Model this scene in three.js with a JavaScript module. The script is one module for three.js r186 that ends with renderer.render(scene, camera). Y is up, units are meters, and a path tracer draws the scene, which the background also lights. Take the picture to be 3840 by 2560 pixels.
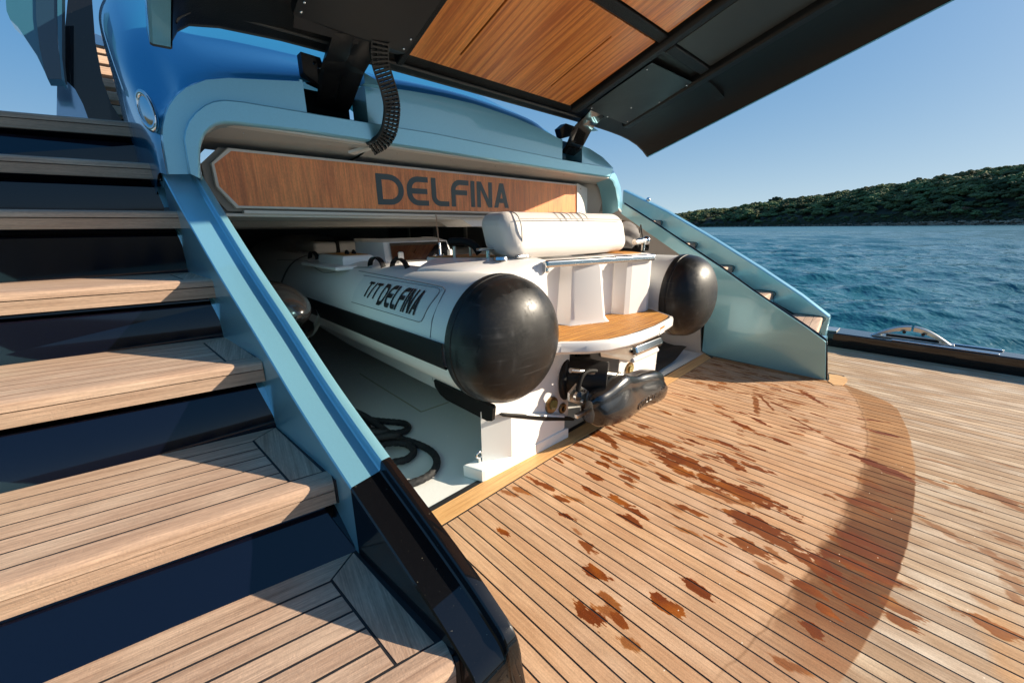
import * as THREE from 'three';
import { mergeGeometries, toCreasedNormals } from 'three/addons/utils/BufferGeometryUtils.js';
import { RoundedBoxGeometry } from 'three/addons/geometries/RoundedBoxGeometry.js';

// ---------------------------------------------------------------- camera, sky, sun, exposure
const scene = new THREE.Scene();
const camera = new THREE.PerspectiveCamera(81.71, 1024 / 682, 0.05, 6000);
camera.position.set(0, 1, 0);
camera.quaternion.setFromRotationMatrix(new THREE.Matrix4().makeBasis(
  new THREE.Vector3(0.72359, -0.01202, 0.69013), new THREE.Vector3(0.19773, 0.96155, -0.19057), new THREE.Vector3(-0.6613, 0.27436, 0.69815)));
camera.updateMatrixWorld();
const renderer = new THREE.WebGLRenderer({ antialias: true });
renderer.toneMapping = THREE.LinearToneMapping;
renderer.toneMappingExposure = 2.0;
renderer.shadowMap.enabled = true;

const SUN = new THREE.Vector3(0.726, 0.398, 0.561).normalize();
{ // clear late-afternoon sky, computed: deep blue overhead, pale at the horizon, whiter round the sun
  const w = 512, h = 256, d = new Float32Array(w * h * 4), v = new THREE.Vector3();
  const zen = [0.022, 0.112, 0.27], mid = [0.075, 0.195, 0.335], hor = [0.285, 0.36, 0.39];
  for (let j = 0; j < h; j++) for (let i = 0; i < w; i++) {
    const el = ((j + .5) / h - .5) * Math.PI, az = ((i + .5) / w - .5) * 2 * Math.PI;
    v.set(Math.cos(el) * Math.cos(az), Math.sin(el), Math.cos(el) * Math.sin(az));
    const e = Math.max(0, v.y), a = Math.pow(1 - e, 7), b = Math.pow(1 - e, 2.2), c = Math.max(0, v.dot(SUN));
    const g = 0.07 * Math.pow(c, 2) + 0.3 * Math.pow(c, 12) + 0.9 * Math.pow(c, 90);
    const k = (j * w + i) * 4;
    for (let q = 0; q < 3; q++) {
      let s = zen[q] * (1 - b) + mid[q] * b; s = s * (1 - a) + hor[q] * a;
      d[k + q] = s + g * [1.0, 0.9, 0.76][q];
    }
    d[k + 3] = 1;
  }
  const t = new THREE.DataTexture(d, w, h, THREE.RGBAFormat, THREE.FloatType);
  t.mapping = THREE.EquirectangularReflectionMapping; t.magFilter = t.minFilter = THREE.LinearFilter; t.colorSpace = THREE.LinearSRGBColorSpace; t.needsUpdate = true;
  scene.background = t; scene.environment = t;
}
const sun = new THREE.DirectionalLight(new THREE.Color(1, 0.87, 0.69), 5);
sun.position.copy(SUN).multiplyScalar(30).add(new THREE.Vector3(1.5, 0, -1)); sun.target.position.set(1.5, 0, -1);
sun.castShadow = true; sun.shadow.mapSize.set(4096, 4096); sun.shadow.radius = 1;
Object.assign(sun.shadow.camera, { left: -8, right: 8, top: 8, bottom: -8, near: 1, far: 80 });
scene.add(sun, sun.target);

// ---------------------------------------------------------------- helpers
const V = (a, b, c) => Array.isArray(a) ? new THREE.Vector3(a[0], a[1], a[2]) : new THREE.Vector3(a, b, c);
const lerp = (a, b, t) => a + (b - a) * t, clamp = (x, a = 0, b = 1) => Math.min(b, Math.max(a, x)), smooth = (a, b, x) => { const t = clamp((x - a) / (b - a)); return t * t * (3 - 2 * t); };
let seed = 7;
const rnd = () => { seed = (seed * 1664525 + 1013904223) >>> 0; return seed / 4294967296; };
const rr = (a, b) => a + (b - a) * rnd();
function hash(x, y, s) { let h = Math.imul(x, 374761393) + Math.imul(y, 668265263) + Math.imul(s, 1442695041); h = Math.imul(h ^ (h >>> 13), 1274126177); h ^= h >>> 16; return (h >>> 0) / 4294967296; }
function vn(x, y, s = 0, px = 0, py = 0) { // value noise, optionally periodic
  const X = Math.floor(x), Y = Math.floor(y), fx = x - X, fy = y - Y, u = fx * fx * (3 - 2 * fx), w = fy * fy * (3 - 2 * fy);
  const m = (a, p) => p ? ((a % p) + p) % p : a;
  const a = hash(m(X, px), m(Y, py), s), b = hash(m(X + 1, px), m(Y, py), s), c = hash(m(X, px), m(Y + 1, py), s), d = hash(m(X + 1, px), m(Y + 1, py), s);
  return a + (b - a) * u + (c - a) * w + (a - b - c + d) * u * w;
}
const fbm = (x, y, s, n = 4) => { let t = 0, a = .5, f = 1; for (let i = 0; i < n; i++) { t += a * vn(x * f, y * f, s + i * 17); a *= .5; f *= 2.03; } return t / (1 - Math.pow(.5, n)); };
const used = {};
function numbered(n) { if (!(n in used)) { used[n] = 0; return n; } used[n]++; return n + '_' + String(used[n]).padStart(3, '0'); }
function tag(o, label, category, group) { o.userData.label = label; if (category) o.userData.category = category; if (group) o.userData.group = group; return o; }
function thing(name, label, category, pos = [0, 0, 0], group) { const g = new THREE.Group(); g.name = numbered(name); g.position.set(...pos); scene.add(g); return tag(g, label, category, group); }
function worldPos(o) { const p = new THREE.Vector3(); while (o && o !== scene) { p.add(o.position); o = o.parent; } return p; }
// a part whose geometry is given in world coordinates (or, with local = true, in its parent's own frame)
function part(parent, name, geo, mat, local = false) {
  if (!local) { const p = worldPos(parent); geo.translate(-p.x, -p.y, -p.z); }
  const m = new THREE.Mesh(geo, mat); m.name = name; m.castShadow = m.receiveShadow = true; parent.add(m); return m;
}
function solo(name, geo, mat, label, category, group) { const m = part(scene, numbered(name), geo, mat); return tag(m, label, category, group); }
function struct(name, geo, mat, label) { const m = part(scene, numbered(name), geo, mat); m.userData.kind = 'structure'; if (label) m.userData.label = label; return m; }
function structGroup(name, label, pos = [0, 0, 0]) { const g = new THREE.Group(); g.name = numbered(name); g.position.set(...pos); g.userData.kind = 'structure'; if (label) g.userData.label = label; scene.add(g); return g; }
// uv in metres in a frame (U, V): the side faces use the third direction
function frameUV(geo, U = [1, 0, 0], W = [0, 0, 1], off = [0, 0], scale = 1) {
  const g = geo.index ? geo.toNonIndexed() : geo; const u = V(U).normalize(), v = V(W).normalize(), n = u.clone().cross(v);
  const p = g.attributes.position, nn = g.attributes.normal, uv = new Float32Array(p.count * 2), P = V(0, 0, 0), N = V(0, 0, 0);
  for (let i = 0; i < p.count; i += 3) {
    N.set(0, 0, 0); for (let k = 0; k < 3; k++) N.add(P.fromBufferAttribute(nn, i + k));
    const a = Math.abs(N.dot(u)), b = Math.abs(N.dot(v)), c = Math.abs(N.dot(n));
    const A = c >= a && c >= b ? u : a >= b ? n : u, B = c >= a && c >= b ? v : a >= b ? v : n;
    for (let k = 0; k < 3; k++) { P.fromBufferAttribute(p, i + k); uv[(i + k) * 2] = (P.dot(A) + off[0]) * scale; uv[(i + k) * 2 + 1] = (P.dot(B) + off[1]) * scale; }
  }
  g.setAttribute('uv', new THREE.BufferAttribute(uv, 2)); return g;
}
// a solid: a polygon of points (any plane), pushed along a vector
function prism(pts, vec, bottom) {
  const A = pts.map(p => Array.isArray(p) ? V(p) : p.clone()), v = V(vec), n = V(0, 0, 0);
  for (let i = 0; i < A.length; i++) { const a = A[i], b = A[(i + 1) % A.length]; n.x += (a.y - b.y) * (a.z + b.z); n.y += (a.z - b.z) * (a.x + b.x); n.z += (a.x - b.x) * (a.y + b.y); }
  n.normalize(); if (n.dot(v) > 0) { A.reverse(); n.negate(); if (bottom) bottom = [...bottom].reverse(); }
  const B = bottom ? bottom.map(p => V(p)) : A.map(p => p.clone().add(v));
  const ux = Math.abs(n.y) < .9 ? V(0, 1, 0).cross(n).normalize() : V(1, 0, 0).cross(n).normalize(), uy = n.clone().cross(ux);
  const t = THREE.ShapeUtils.triangulateShape(A.map(p => new THREE.Vector2(p.dot(ux), p.dot(uy))), []);
  const out = [], push = (...q) => q.forEach(p => out.push(p.x, p.y, p.z));
  for (const [i, j, k] of t) { push(A[i], A[j], A[k]); push(B[k], B[j], B[i]); }
  for (let i = 0; i < A.length; i++) { const j = (i + 1) % A.length; push(A[j], A[i], B[i]); push(A[j], B[i], B[j]); }
  const g = new THREE.BufferGeometry(); g.setAttribute('position', new THREE.Float32BufferAttribute(out, 3)); g.computeVertexNormals();
  return frameUV(g, ux.toArray(), uy.toArray());
}
// a skin over rows of points; crease in degrees splits hard edges
function loft(rows, { close = false, cap0 = false, cap1 = false, crease = 35, flip = false } = {}) {
  const R = rows.map(r => r.map(p => Array.isArray(p) ? V(p) : p)), n = R[0].length, pos = [], uv = [], idx = [];
  const m = close ? n + 1 : n;
  let vlen = 0;
  for (let i = 0; i < R.length; i++) {
    if (i) vlen += R[i][n >> 1].distanceTo(R[i - 1][n >> 1]);
    let ul = 0;
    for (let j = 0; j < m; j++) { const p = R[i][j % n]; if (j) ul += R[0][j % n].distanceTo(R[0][j - 1]); pos.push(p.x, p.y, p.z); uv.push(ul, vlen); }
  }
  const tri = (a, b, c) => flip ? idx.push(a, c, b) : idx.push(a, b, c);
  for (let i = 0; i < R.length - 1; i++) for (let j = 0; j < m - 1; j++) { const a = i * m + j; tri(a, a + 1, a + m); tri(a + 1, a + m + 1, a + m); }
  const capIt = (row, rev) => {
    const c = row.reduce((s, p) => s.add(p), V(0, 0, 0)).multiplyScalar(1 / n), k = pos.length / 3; pos.push(c.x, c.y, c.z); uv.push(0, 0);
    for (const p of row) { pos.push(p.x, p.y, p.z); uv.push(p.x - c.x, p.y - c.y); }
    for (let j = 0; j < (close ? n : n - 1); j++) { const a = k + 1 + j, b = k + 1 + (j + 1) % n; rev ? tri(k, b, a) : tri(k, a, b); }
  };
  if (cap0) capIt(R[0], false); if (cap1) capIt(R[R.length - 1], true);
  let g = new THREE.BufferGeometry(); g.setAttribute('position', new THREE.Float32BufferAttribute(pos, 3)); g.setAttribute('uv', new THREE.Float32BufferAttribute(uv, 2)); g.setIndex(idx);
  return toCreasedNormals(g, crease * Math.PI / 180);
}
const tube = (pts, r, seg = 48, rad = 10, closed = false) => new THREE.TubeGeometry(new THREE.CatmullRomCurve3(pts.map(p => V(p)), closed, 'catmullrom', .5), seg, r, rad, closed);
function rod(a, b, r, rad = 12) { const A = V(a), B = V(b), d = B.clone().sub(A), g = new THREE.CylinderGeometry(r, r, d.length(), rad); g.applyQuaternion(new THREE.Quaternion().setFromUnitVectors(V(0, 1, 0), d.clone().normalize())); const c = A.add(B).multiplyScalar(.5); g.translate(c.x, c.y, c.z); return g; }
const bx = (w, h, d, x, y, z) => { const g = new THREE.BoxGeometry(w, h, d); g.translate(x, y, z); return g; };
const rbx = (w, h, d, r, x, y, z, s = 3) => { const g = new RoundedBoxGeometry(w, h, d, s, r); g.translate(x, y, z); return g; };
const clean = g => { const q = g.index ? g.toNonIndexed() : g.clone(); for (const k of Object.keys(q.attributes)) if (!['position', 'normal', 'uv'].includes(k)) q.deleteAttribute(k); return q; };
const merge = a => mergeGeometries(a.map(clean));
const arc = (cx, cy, rx, ry, a0, a1, n = 6) => Array.from({ length: n + 1 }, (_, i) => { const a = (a0 + (a1 - a0) * i / n) * Math.PI / 180; return [cx + rx * Math.cos(a), cy + ry * Math.sin(a)]; });

// ---------------------------------------------------------------- textures
function tex(w, h, fn, mx = 1, my = 1, srgb = true) {
  const d = new Uint8Array(w * h * 4);
  for (let j = 0; j < h; j++) for (let i = 0; i < w; i++) { const c = fn(i, j, w, h), k = (j * w + i) * 4; d[k] = clamp(c[0], 0, 255); d[k + 1] = clamp(c[1], 0, 255); d[k + 2] = clamp(c[2], 0, 255); d[k + 3] = 255; }
  const t = new THREE.DataTexture(d, w, h, THREE.RGBAFormat); t.wrapS = t.wrapT = THREE.RepeatWrapping; t.magFilter = THREE.LinearFilter; t.minFilter = THREE.LinearMipmapLinearFilter; t.generateMipmaps = true;
  t.repeat.set(1 / mx, 1 / my); if (srgb) t.colorSpace = THREE.SRGBColorSpace; t.needsUpdate = true; return t;
}
const mix3 = (a, b, t) => [lerp(a[0], b[0], t), lerp(a[1], b[1], t), lerp(a[2], b[2], t)];
// wood: u across the grain, v along it; sizes in metres
function wood(base, dark, light, { s = 1, mx = .5, my = 2, fine = 1, band = .5, wave = 0, patch = .5 } = {}) {
  return tex(512, 1024, (i, j, w, h) => {
    const u = i / w, v = j / h, wv = wave * (vn(u * 3, v * 3, s + 5, 3, 3) - .5);
    const f = vn((u + wv) * 220, v * 14, s, 220, 14), g = vn((u + wv * 1.2) * 60, v * 5, s + 1, 60, 5), b = vn((u + wv * 1.4) * 14, v * 3, s + 2, 14, 3), p = vn(u * 6, v * 12, s + 3, 6, 12), q = vn(u * 256, v * 128, s + 4, 256, 128);
    let c = mix3(base, dark, clamp(band * Math.pow(g, 2) * 1.1 + .35 * b * band));
    c = mix3(c, light, clamp(patch * (p - .35) * .9));
    const k = 1 + fine * ((f - .5) * .22 + (q - .5) * .12);
    return [c[0] * k, c[1] * k, c[2] * k];
  }, mx, my);
}
const noiseBump = (n, s, m, f) => tex(n, n, (i, j) => { const c = 255 * f(i / n, j / n, s); return [c, c, c]; }, m, m, false);
const grainBump = noiseBump(256, 3, .12, (u, v, s) => .5 * vn(u * 90, v * 90, s, 90, 90) + .5 * vn(u * 40, v * 40, s + 1, 40, 40));
const ribBump = tex(64, 64, (i, j) => { const c = 128 + 100 * Math.sin(j / 64 * Math.PI * 16); return [c, c, c]; }, .05, .05, false);
const smudge = noiseBump(512, 11, 1.1, (u, v, s) => .35 + .3 * vn(u * 9, v * 9, s, 9, 9) + .2 * vn(u * 40, v * 40, s + 1, 40, 40) + .25 * Math.pow(vn(u * 180, v * 180, s + 2, 180, 180), 3));
const weathered = wood([182, 152, 128], [142, 112, 90], [202, 178, 154], { s: 21, mx: .35, my: 1.1, fine: .9, band: .55, wave: .02, patch: .8 });
const veneer = wood([240, 156, 74], [182, 98, 38], [246, 172, 92], { s: 31, mx: .62, my: 1.9, fine: .7, band: 1.15, wave: .09, patch: .4 });
const namewood = wood([236, 146, 82], [204, 114, 60], [242, 160, 96], { s: 41, mx: .9, my: .9, fine: .8, band: .75, wave: .012, patch: .3 });
const honey = wood([212, 164, 108], [178, 128, 76], [224, 182, 126], { s: 51, mx: .3, my: 1.2, fine: .7, band: .5, patch: .5 });
const gold = wood([196, 138, 62], [146, 92, 36], [212, 162, 84], { s: 61, mx: .3, my: .8, fine: .9, band: .7, patch: .6 });
const scuff = tex(512, 512, (i, j) => { const u = i / 512, v = j / 512, s = Math.pow(vn(u * 60, v * 9, 7, 60, 9), 9) * 34 + Math.pow(vn(u * 14, v * 40, 8, 14, 40), 12) * 26, d = vn(u * 150, v * 150, 9, 150, 150) >  .95 ? 12 : 0, b = 26 + 6 * vn(u * 8, v * 8, 10, 8, 8); return [b + s + d, b + s + d * .9, b + s + d * .8]; }, 1.5, .4);
const speck = tex(512, 512, (i, j) => { const r = hash(i, j, 91), b = hash(i >> 1, j >> 1, 92); const k = r > .9992 ? 90 * hash(i, j, 93) + 30 : b > .9997 ? 120 : r > .994 ? 22 : 0; return [13 + k, 13 + k * .95, 15 + k * .75]; }, .35, .35);
const flake = tex(256, 256, (i, j) => { const r = 225 + 30 * hash(i, j, 77) - 12 * hash(i >> 2, j >> 2, 78); return [r, r, r]; }, .11, .11, false);

// ---------------------------------------------------------------- materials
const std = o => new THREE.MeshStandardMaterial(o), phy = o => new THREE.MeshPhysicalMaterial(o);
const C3 = (r, g, b) => new THREE.Color().setRGB(r, g, b);
const M = {
  blue: phy({ color: C3(.26, .57, .69), metalness: .45, roughness: .30, clearcoat: 1, clearcoatRoughness: .03, map: flake, side: THREE.DoubleSide }),
  navy: phy({ color: C3(.002, .003, .009), roughness: .3, specularIntensity: .1, clearcoat: 1, clearcoatRoughness: .09, clearcoatRoughnessMap: smudge }),
  black: phy({ color: C3(1, 1, 1), map: speck, roughness: .3, specularIntensity: .15, clearcoat: 1, clearcoatRoughness: .03 }),
  blackmetal: phy({ color: C3(.008, .008, .009), roughness: .3, specularIntensity: .6 }),
  gel: phy({ color: C3(.008, .0075, .007), roughness: .42, specularIntensity: .5, bumpMap: grainBump, bumpScale: .0006, side: THREE.DoubleSide }),
  plate: std({ color: C3(.016, .017, .017), roughness: .4, metalness: .3, bumpMap: grainBump, bumpScale: .0003 }),
  recess: std({ color: C3(.03, .033, .031), roughness: .5, bumpMap: grainBump, bumpScale: .0005 }),
  seal: std({ color: C3(.05, .048, .045), roughness: .5 }),
  caulk: std({ color: C3(.012, .012, .013), roughness: .6 }),
  tread: std({ color: 0xffffff, map: weathered, roughness: .72, bumpMap: grainBump, bumpScale: .0003 }),
  veneer: phy({ color: 0xffffff, map: veneer, roughness: .36, clearcoat: .35, clearcoatRoughness: .25 }),
  namewood: phy({ color: 0xffffff, map: namewood, roughness: .4, clearcoat: .2, clearcoatRoughness: .3 }),
  honey: std({ color: 0xffffff, map: honey, roughness: .6 }),
  gold: std({ color: 0xffffff, map: gold, roughness: .6 }),
  white: phy({ color: C3(.78, .76, .74), roughness: .3, clearcoat: .6, clearcoatRoughness: .08 }),
  liner: std({ color: C3(.46, .42, .38), roughness: .55, bumpMap: grainBump, bumpScale: .0005, side: THREE.DoubleSide }),
  trim: std({ color: C3(.62, .58, .53), roughness: .4 }),
  floor: phy({ color: C3(.72, .72, .69), roughness: .3, roughnessMap: smudge, clearcoat: .25, clearcoatRoughness: .25, bumpMap: smudge, bumpScale: .0008 }),
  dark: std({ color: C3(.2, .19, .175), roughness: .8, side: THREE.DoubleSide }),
  hdpe: phy({ color: C3(.82, .82, .79), roughness: .45, sheen: .2 }),
  pvc: std({ color: C3(.62, .62, .6), roughness: .55, bumpMap: ribBump, bumpScale: .00012 }),
  pvcgrey: std({ color: C3(.56, .57, .56), roughness: .55, bumpMap: ribBump, bumpScale: .0006 }),
  rubber: phy({ color: C3(1, 1, 1), map: scuff, roughness: .66, roughnessMap: smudge, specularIntensity: .6 }),
  matt: phy({ color: C3(.008, .008, .008), roughness: .65, specularIntensity: .45 }),
  line: std({ color: C3(.16, .16, .16), roughness: .7 }),
  leather: std({ color: C3(.7, .66, .62), roughness: .5, bumpMap: grainBump, bumpScale: .0007 }),
  stitch: std({ color: C3(.42, .4, .38), roughness: .7 }),
  steel: std({ color: C3(.72, .71, .69), metalness: 1, roughness: .12 }),
  brushed: std({ color: C3(.6, .58, .54), metalness: 1, roughness: .32 }),
  bronze: std({ color: C3(.3, .2, .1), metalness: 1, roughness: .4 }),
  letters: std({ color: C3(.036, .058, .066), roughness: .35 }),
  print: std({ color: C3(.008, .008, .009), roughness: .5 }),
  glass: phy({ color: C3(.004, .004, .005), roughness: .05, clearcoat: 1 }),
};

// ---------------------------------------------------------------- swim platform
const DX0 = .3, DW = 4.1, DZ0 = -1.25, DD = 2.5, PITCH = .0471, SEAM0 = .63;
const WET = [[0.745,-0.861,0.746,-0.821,0.012,1,0.957,-0.763,0.96,-0.725,0.014,1,0.893,-0.621,0.894,-0.581,0.018,0.85,1.028,-0.978,1.043,-0.858,0.014,0.9,0.935,-1.019,0.952,-0.924,0.016,0.7,0.894,-1.011,0.91,-0.954,0.012,0.6,1.018,-0.842,1.024,-0.792,0.012,0.9,1.043,-0.817,1.058,-0.763,0.01,0.6,1.141,-0.786,1.144,-0.73,0.014,0.95,1.161,-0.701,1.174,-0.617,0.018,0.95,1.161,-0.598,1.159,-0.54,0.016,0.95,1.108,-0.6,1.107,-0.52,0.018,0.95,1.227,-0.835,1.232,-0.777,0.016,0.95,1.31,-0.726,1.319,-0.672,0.013,0.9,1.354,-0.737,1.352,-0.691,0.012,0.9,1.332,-0.859,1.328,-0.804,0.013,0.95,1.365,-0.804,1.372,-0.761,0.01,0.9,1.451,-0.764,1.454,-0.716,0.012,0.7,1.38,-0.881,1.379,-0.82,0.012,0.95,1.406,-0.895,1.418,-0.82,0.012,0.95,1.272,-1.012,1.272,-0.957,0.012,0.9,1.218,-1.011,1.212,-0.971,0.01,0.9,0.827,-0.557,0.834,-0.495,0.02,1,0.781,-0.478,0.784,-0.424,0.014,0.8,0.74,-0.452,0.758,-0.408,0.016,0.7,0.762,-0.406,0.752,-0.384,0.012,0.95,0.706,-0.486,0.709,-0.429,0.024,1,0.715,-0.365,0.71,-0.33,0.018,0.7,0.879,-0.358,0.881,-0.291,0.022,1,0.998,-0.319,0.993,-0.265,0.02,1,1.418,-0.613,1.419,-0.561,0.012,0.9,1.304,-0.474,1.31,-0.407,0.014,0.9,1.294,-0.537,1.285,-0.45,0.02,0.35,1.191,-0.438,1.206,-0.37,0.014,0.6,0.924,-0.673,0.923,-0.647,0.01,0.5], [1.546,-0.484,1.547,-0.211,0.05,0.95,1.607,-0.7,1.605,-0.49,0.04,0.95,1.556,-0.675,1.516,-0.524,0.03,0.9,1.443,-0.638,1.424,-0.564,0.012,0.85,1.443,-0.515,1.5,-0.281,0.03,0.6,1.399,-0.34,1.413,-0.179,0.035,0.95,1.372,-0.32,1.376,-0.112,0.03,0.85,1.38,-0.184,1.315,-0.062,0.02,0.85,1.377,-0.124,1.265,-0.019,0.016,0.9,1.229,-0.109,1.222,-0.042,0.025,0.9,1.374,-0.078,1.317,-0.002,0.03,1,1.269,-0.293,1.267,-0.195,0.025,0.8,1.215,-0.187,1.211,-0.127,0.018,0.5,1.308,-0.19,1.283,-0.143,0.016,0.6,1.182,-0.03,1.173,-0.008,0.012,0.95,1.24,0.022,1.229,0.058,0.016,0.95,1.088,-0.042,1.08,-0.022,0.014,1,0.934,-0.09,0.944,-0.033,0.02,0.6,2.162,-0.58,2.127,-0.482,0.022,0.95,2.273,-0.504,2.24,-0.434,0.014,0.95,2.202,-0.648,2.202,-0.593,0.01,0.9,2.298,-0.608,2.301,-0.549,0.01,0.9,2.107,-0.471,2.104,-0.413,0.01,0.95,2.107,-0.395,2.095,-0.295,0.014,0.95,1.779,-0.504,1.724,-0.393,0.03,0.95,1.777,-0.41,1.773,-0.302,0.018,0.9,1.87,-0.631,1.883,-0.56,0.012,0.9,1.805,-0.667,1.802,-0.599,0.013,0.95,1.891,-0.539,1.877,-0.458,0.014,0.95,1.953,-0.436,1.957,-0.366,0.011,0.9,1.731,-0.552,1.732,-0.501,0.012,0.9,1.699,-0.558,1.7,-0.521,0.008,0.9,1.833,-0.463,1.825,-0.385,0.012,0.8,2.435,-0.378,2.335,-0.229,0.01,0.8,2.33,-0.322,2.348,-0.24,0.009,0.9,2.237,-0.326,2.246,-0.278,0.008,0.9,2.562,-0.305,2.549,-0.246,0.009,0.9,2.301,-0.724,2.285,-0.66,0.009,0.9,2.122,-0.815,2.121,-0.766,0.01,0.95,2.325,-0.884,2.321,-0.811,0.01,0.9,2.301,-0.954,2.311,-0.897,0.008,0.9,2.012,-0.895,2.006,-0.855,0.009,0.95,2.542,-0.839,2.537,-0.778,0.01,0.9,2.618,-0.602,2.356,-0.511,0.02,0.7,2.65,-0.593,2.475,-0.469,0.012,0.8,2.589,-0.519,2.527,-0.398,0.01,0.8,2.66,-0.492,2.669,-0.355,0.01,0.9,2.903,-0.434,2.746,-0.278,0.02,0.95,2.859,-0.528,2.823,-0.396,0.012,0.9,2.912,-0.283,2.916,-0.213,0.01,0.8,2.302,-0.202,2.302,-0.173,0.008,0.7,2.277,-0.169,2.251,-0.049,0.012,0.9], [2.669,-0.108,2.708,-0.017,0.01,0.9,2.541,-0.07,2.547,0.056,0.018,1,2.336,-0.05,2.336,-0.016,0.008,0.9,2.19,-0.072,2.114,0.116,0.03,1,2.006,-0.051,1.946,0.045,0.03,0.5,1.78,-0.082,1.845,0.098,0.03,0.8,1.764,-0.03,1.758,0.059,0.03,0.6,1.563,-0.046,1.559,0.068,0.03,0.85,1.502,-0.032,1.522,0.09,0.035,0.8,1.414,-0.063,1.428,0.096,0.035,0.95,1.373,0.01,1.451,0.148,0.03,0.5,1.328,0.085,1.317,0.144,0.025,0.7,1.277,0.08,1.273,0.146,0.02,0.8,2.21,0.211,2.202,0.401,0.028,0.7,2.216,0.329,2.149,0.396,0.02,0.6,2.031,0.199,2.045,0.295,0.015,0.35,2.368,0.08,2.391,0.244,0.015,0.35,2.173,0.114,2.159,0.199,0.02,0.5,1.857,0.125,1.782,0.261,0.025,0.4,1.917,0.308,1.899,0.375,0.03,0.4,1.777,0.292,1.744,0.362,0.03,0.45,1.427,0.234,1.416,0.335,0.03,0.8,1.533,0.257,1.512,0.291,0.02,0.35,1.682,0.313,1.642,0.354,0.03,0.4,1.61,0.331,1.58,0.349,0.02,0.5,2.541,0.347,2.558,0.431,0.015,0.35], [1.56,-1.013,1.498,-0.871,0.025,0.85,1.633,-0.98,1.622,-0.722,0.03,0.9,1.664,-0.889,1.695,-0.658,0.025,0.85,1.775,-0.921,1.786,-0.827,0.012,0.8,1.373,-1.066,1.382,-0.987,0.02,0.85,1.519,-1.093,1.529,-0.975,0.022,0.9,1.67,-1.071,1.666,-0.968,0.01,0.8,1.394,-0.992,1.398,-0.92,0.012,0.9,1.597,-0.917,1.609,-0.813,0.02,0.8,1.637,-0.785,1.632,-0.688,0.02,0.9,2.647,-1.077,2.648,-0.983,0.012,0.8,2.784,-1.098,2.795,-1.005,0.012,0.7]];
let deckMap, deckRough;
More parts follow.
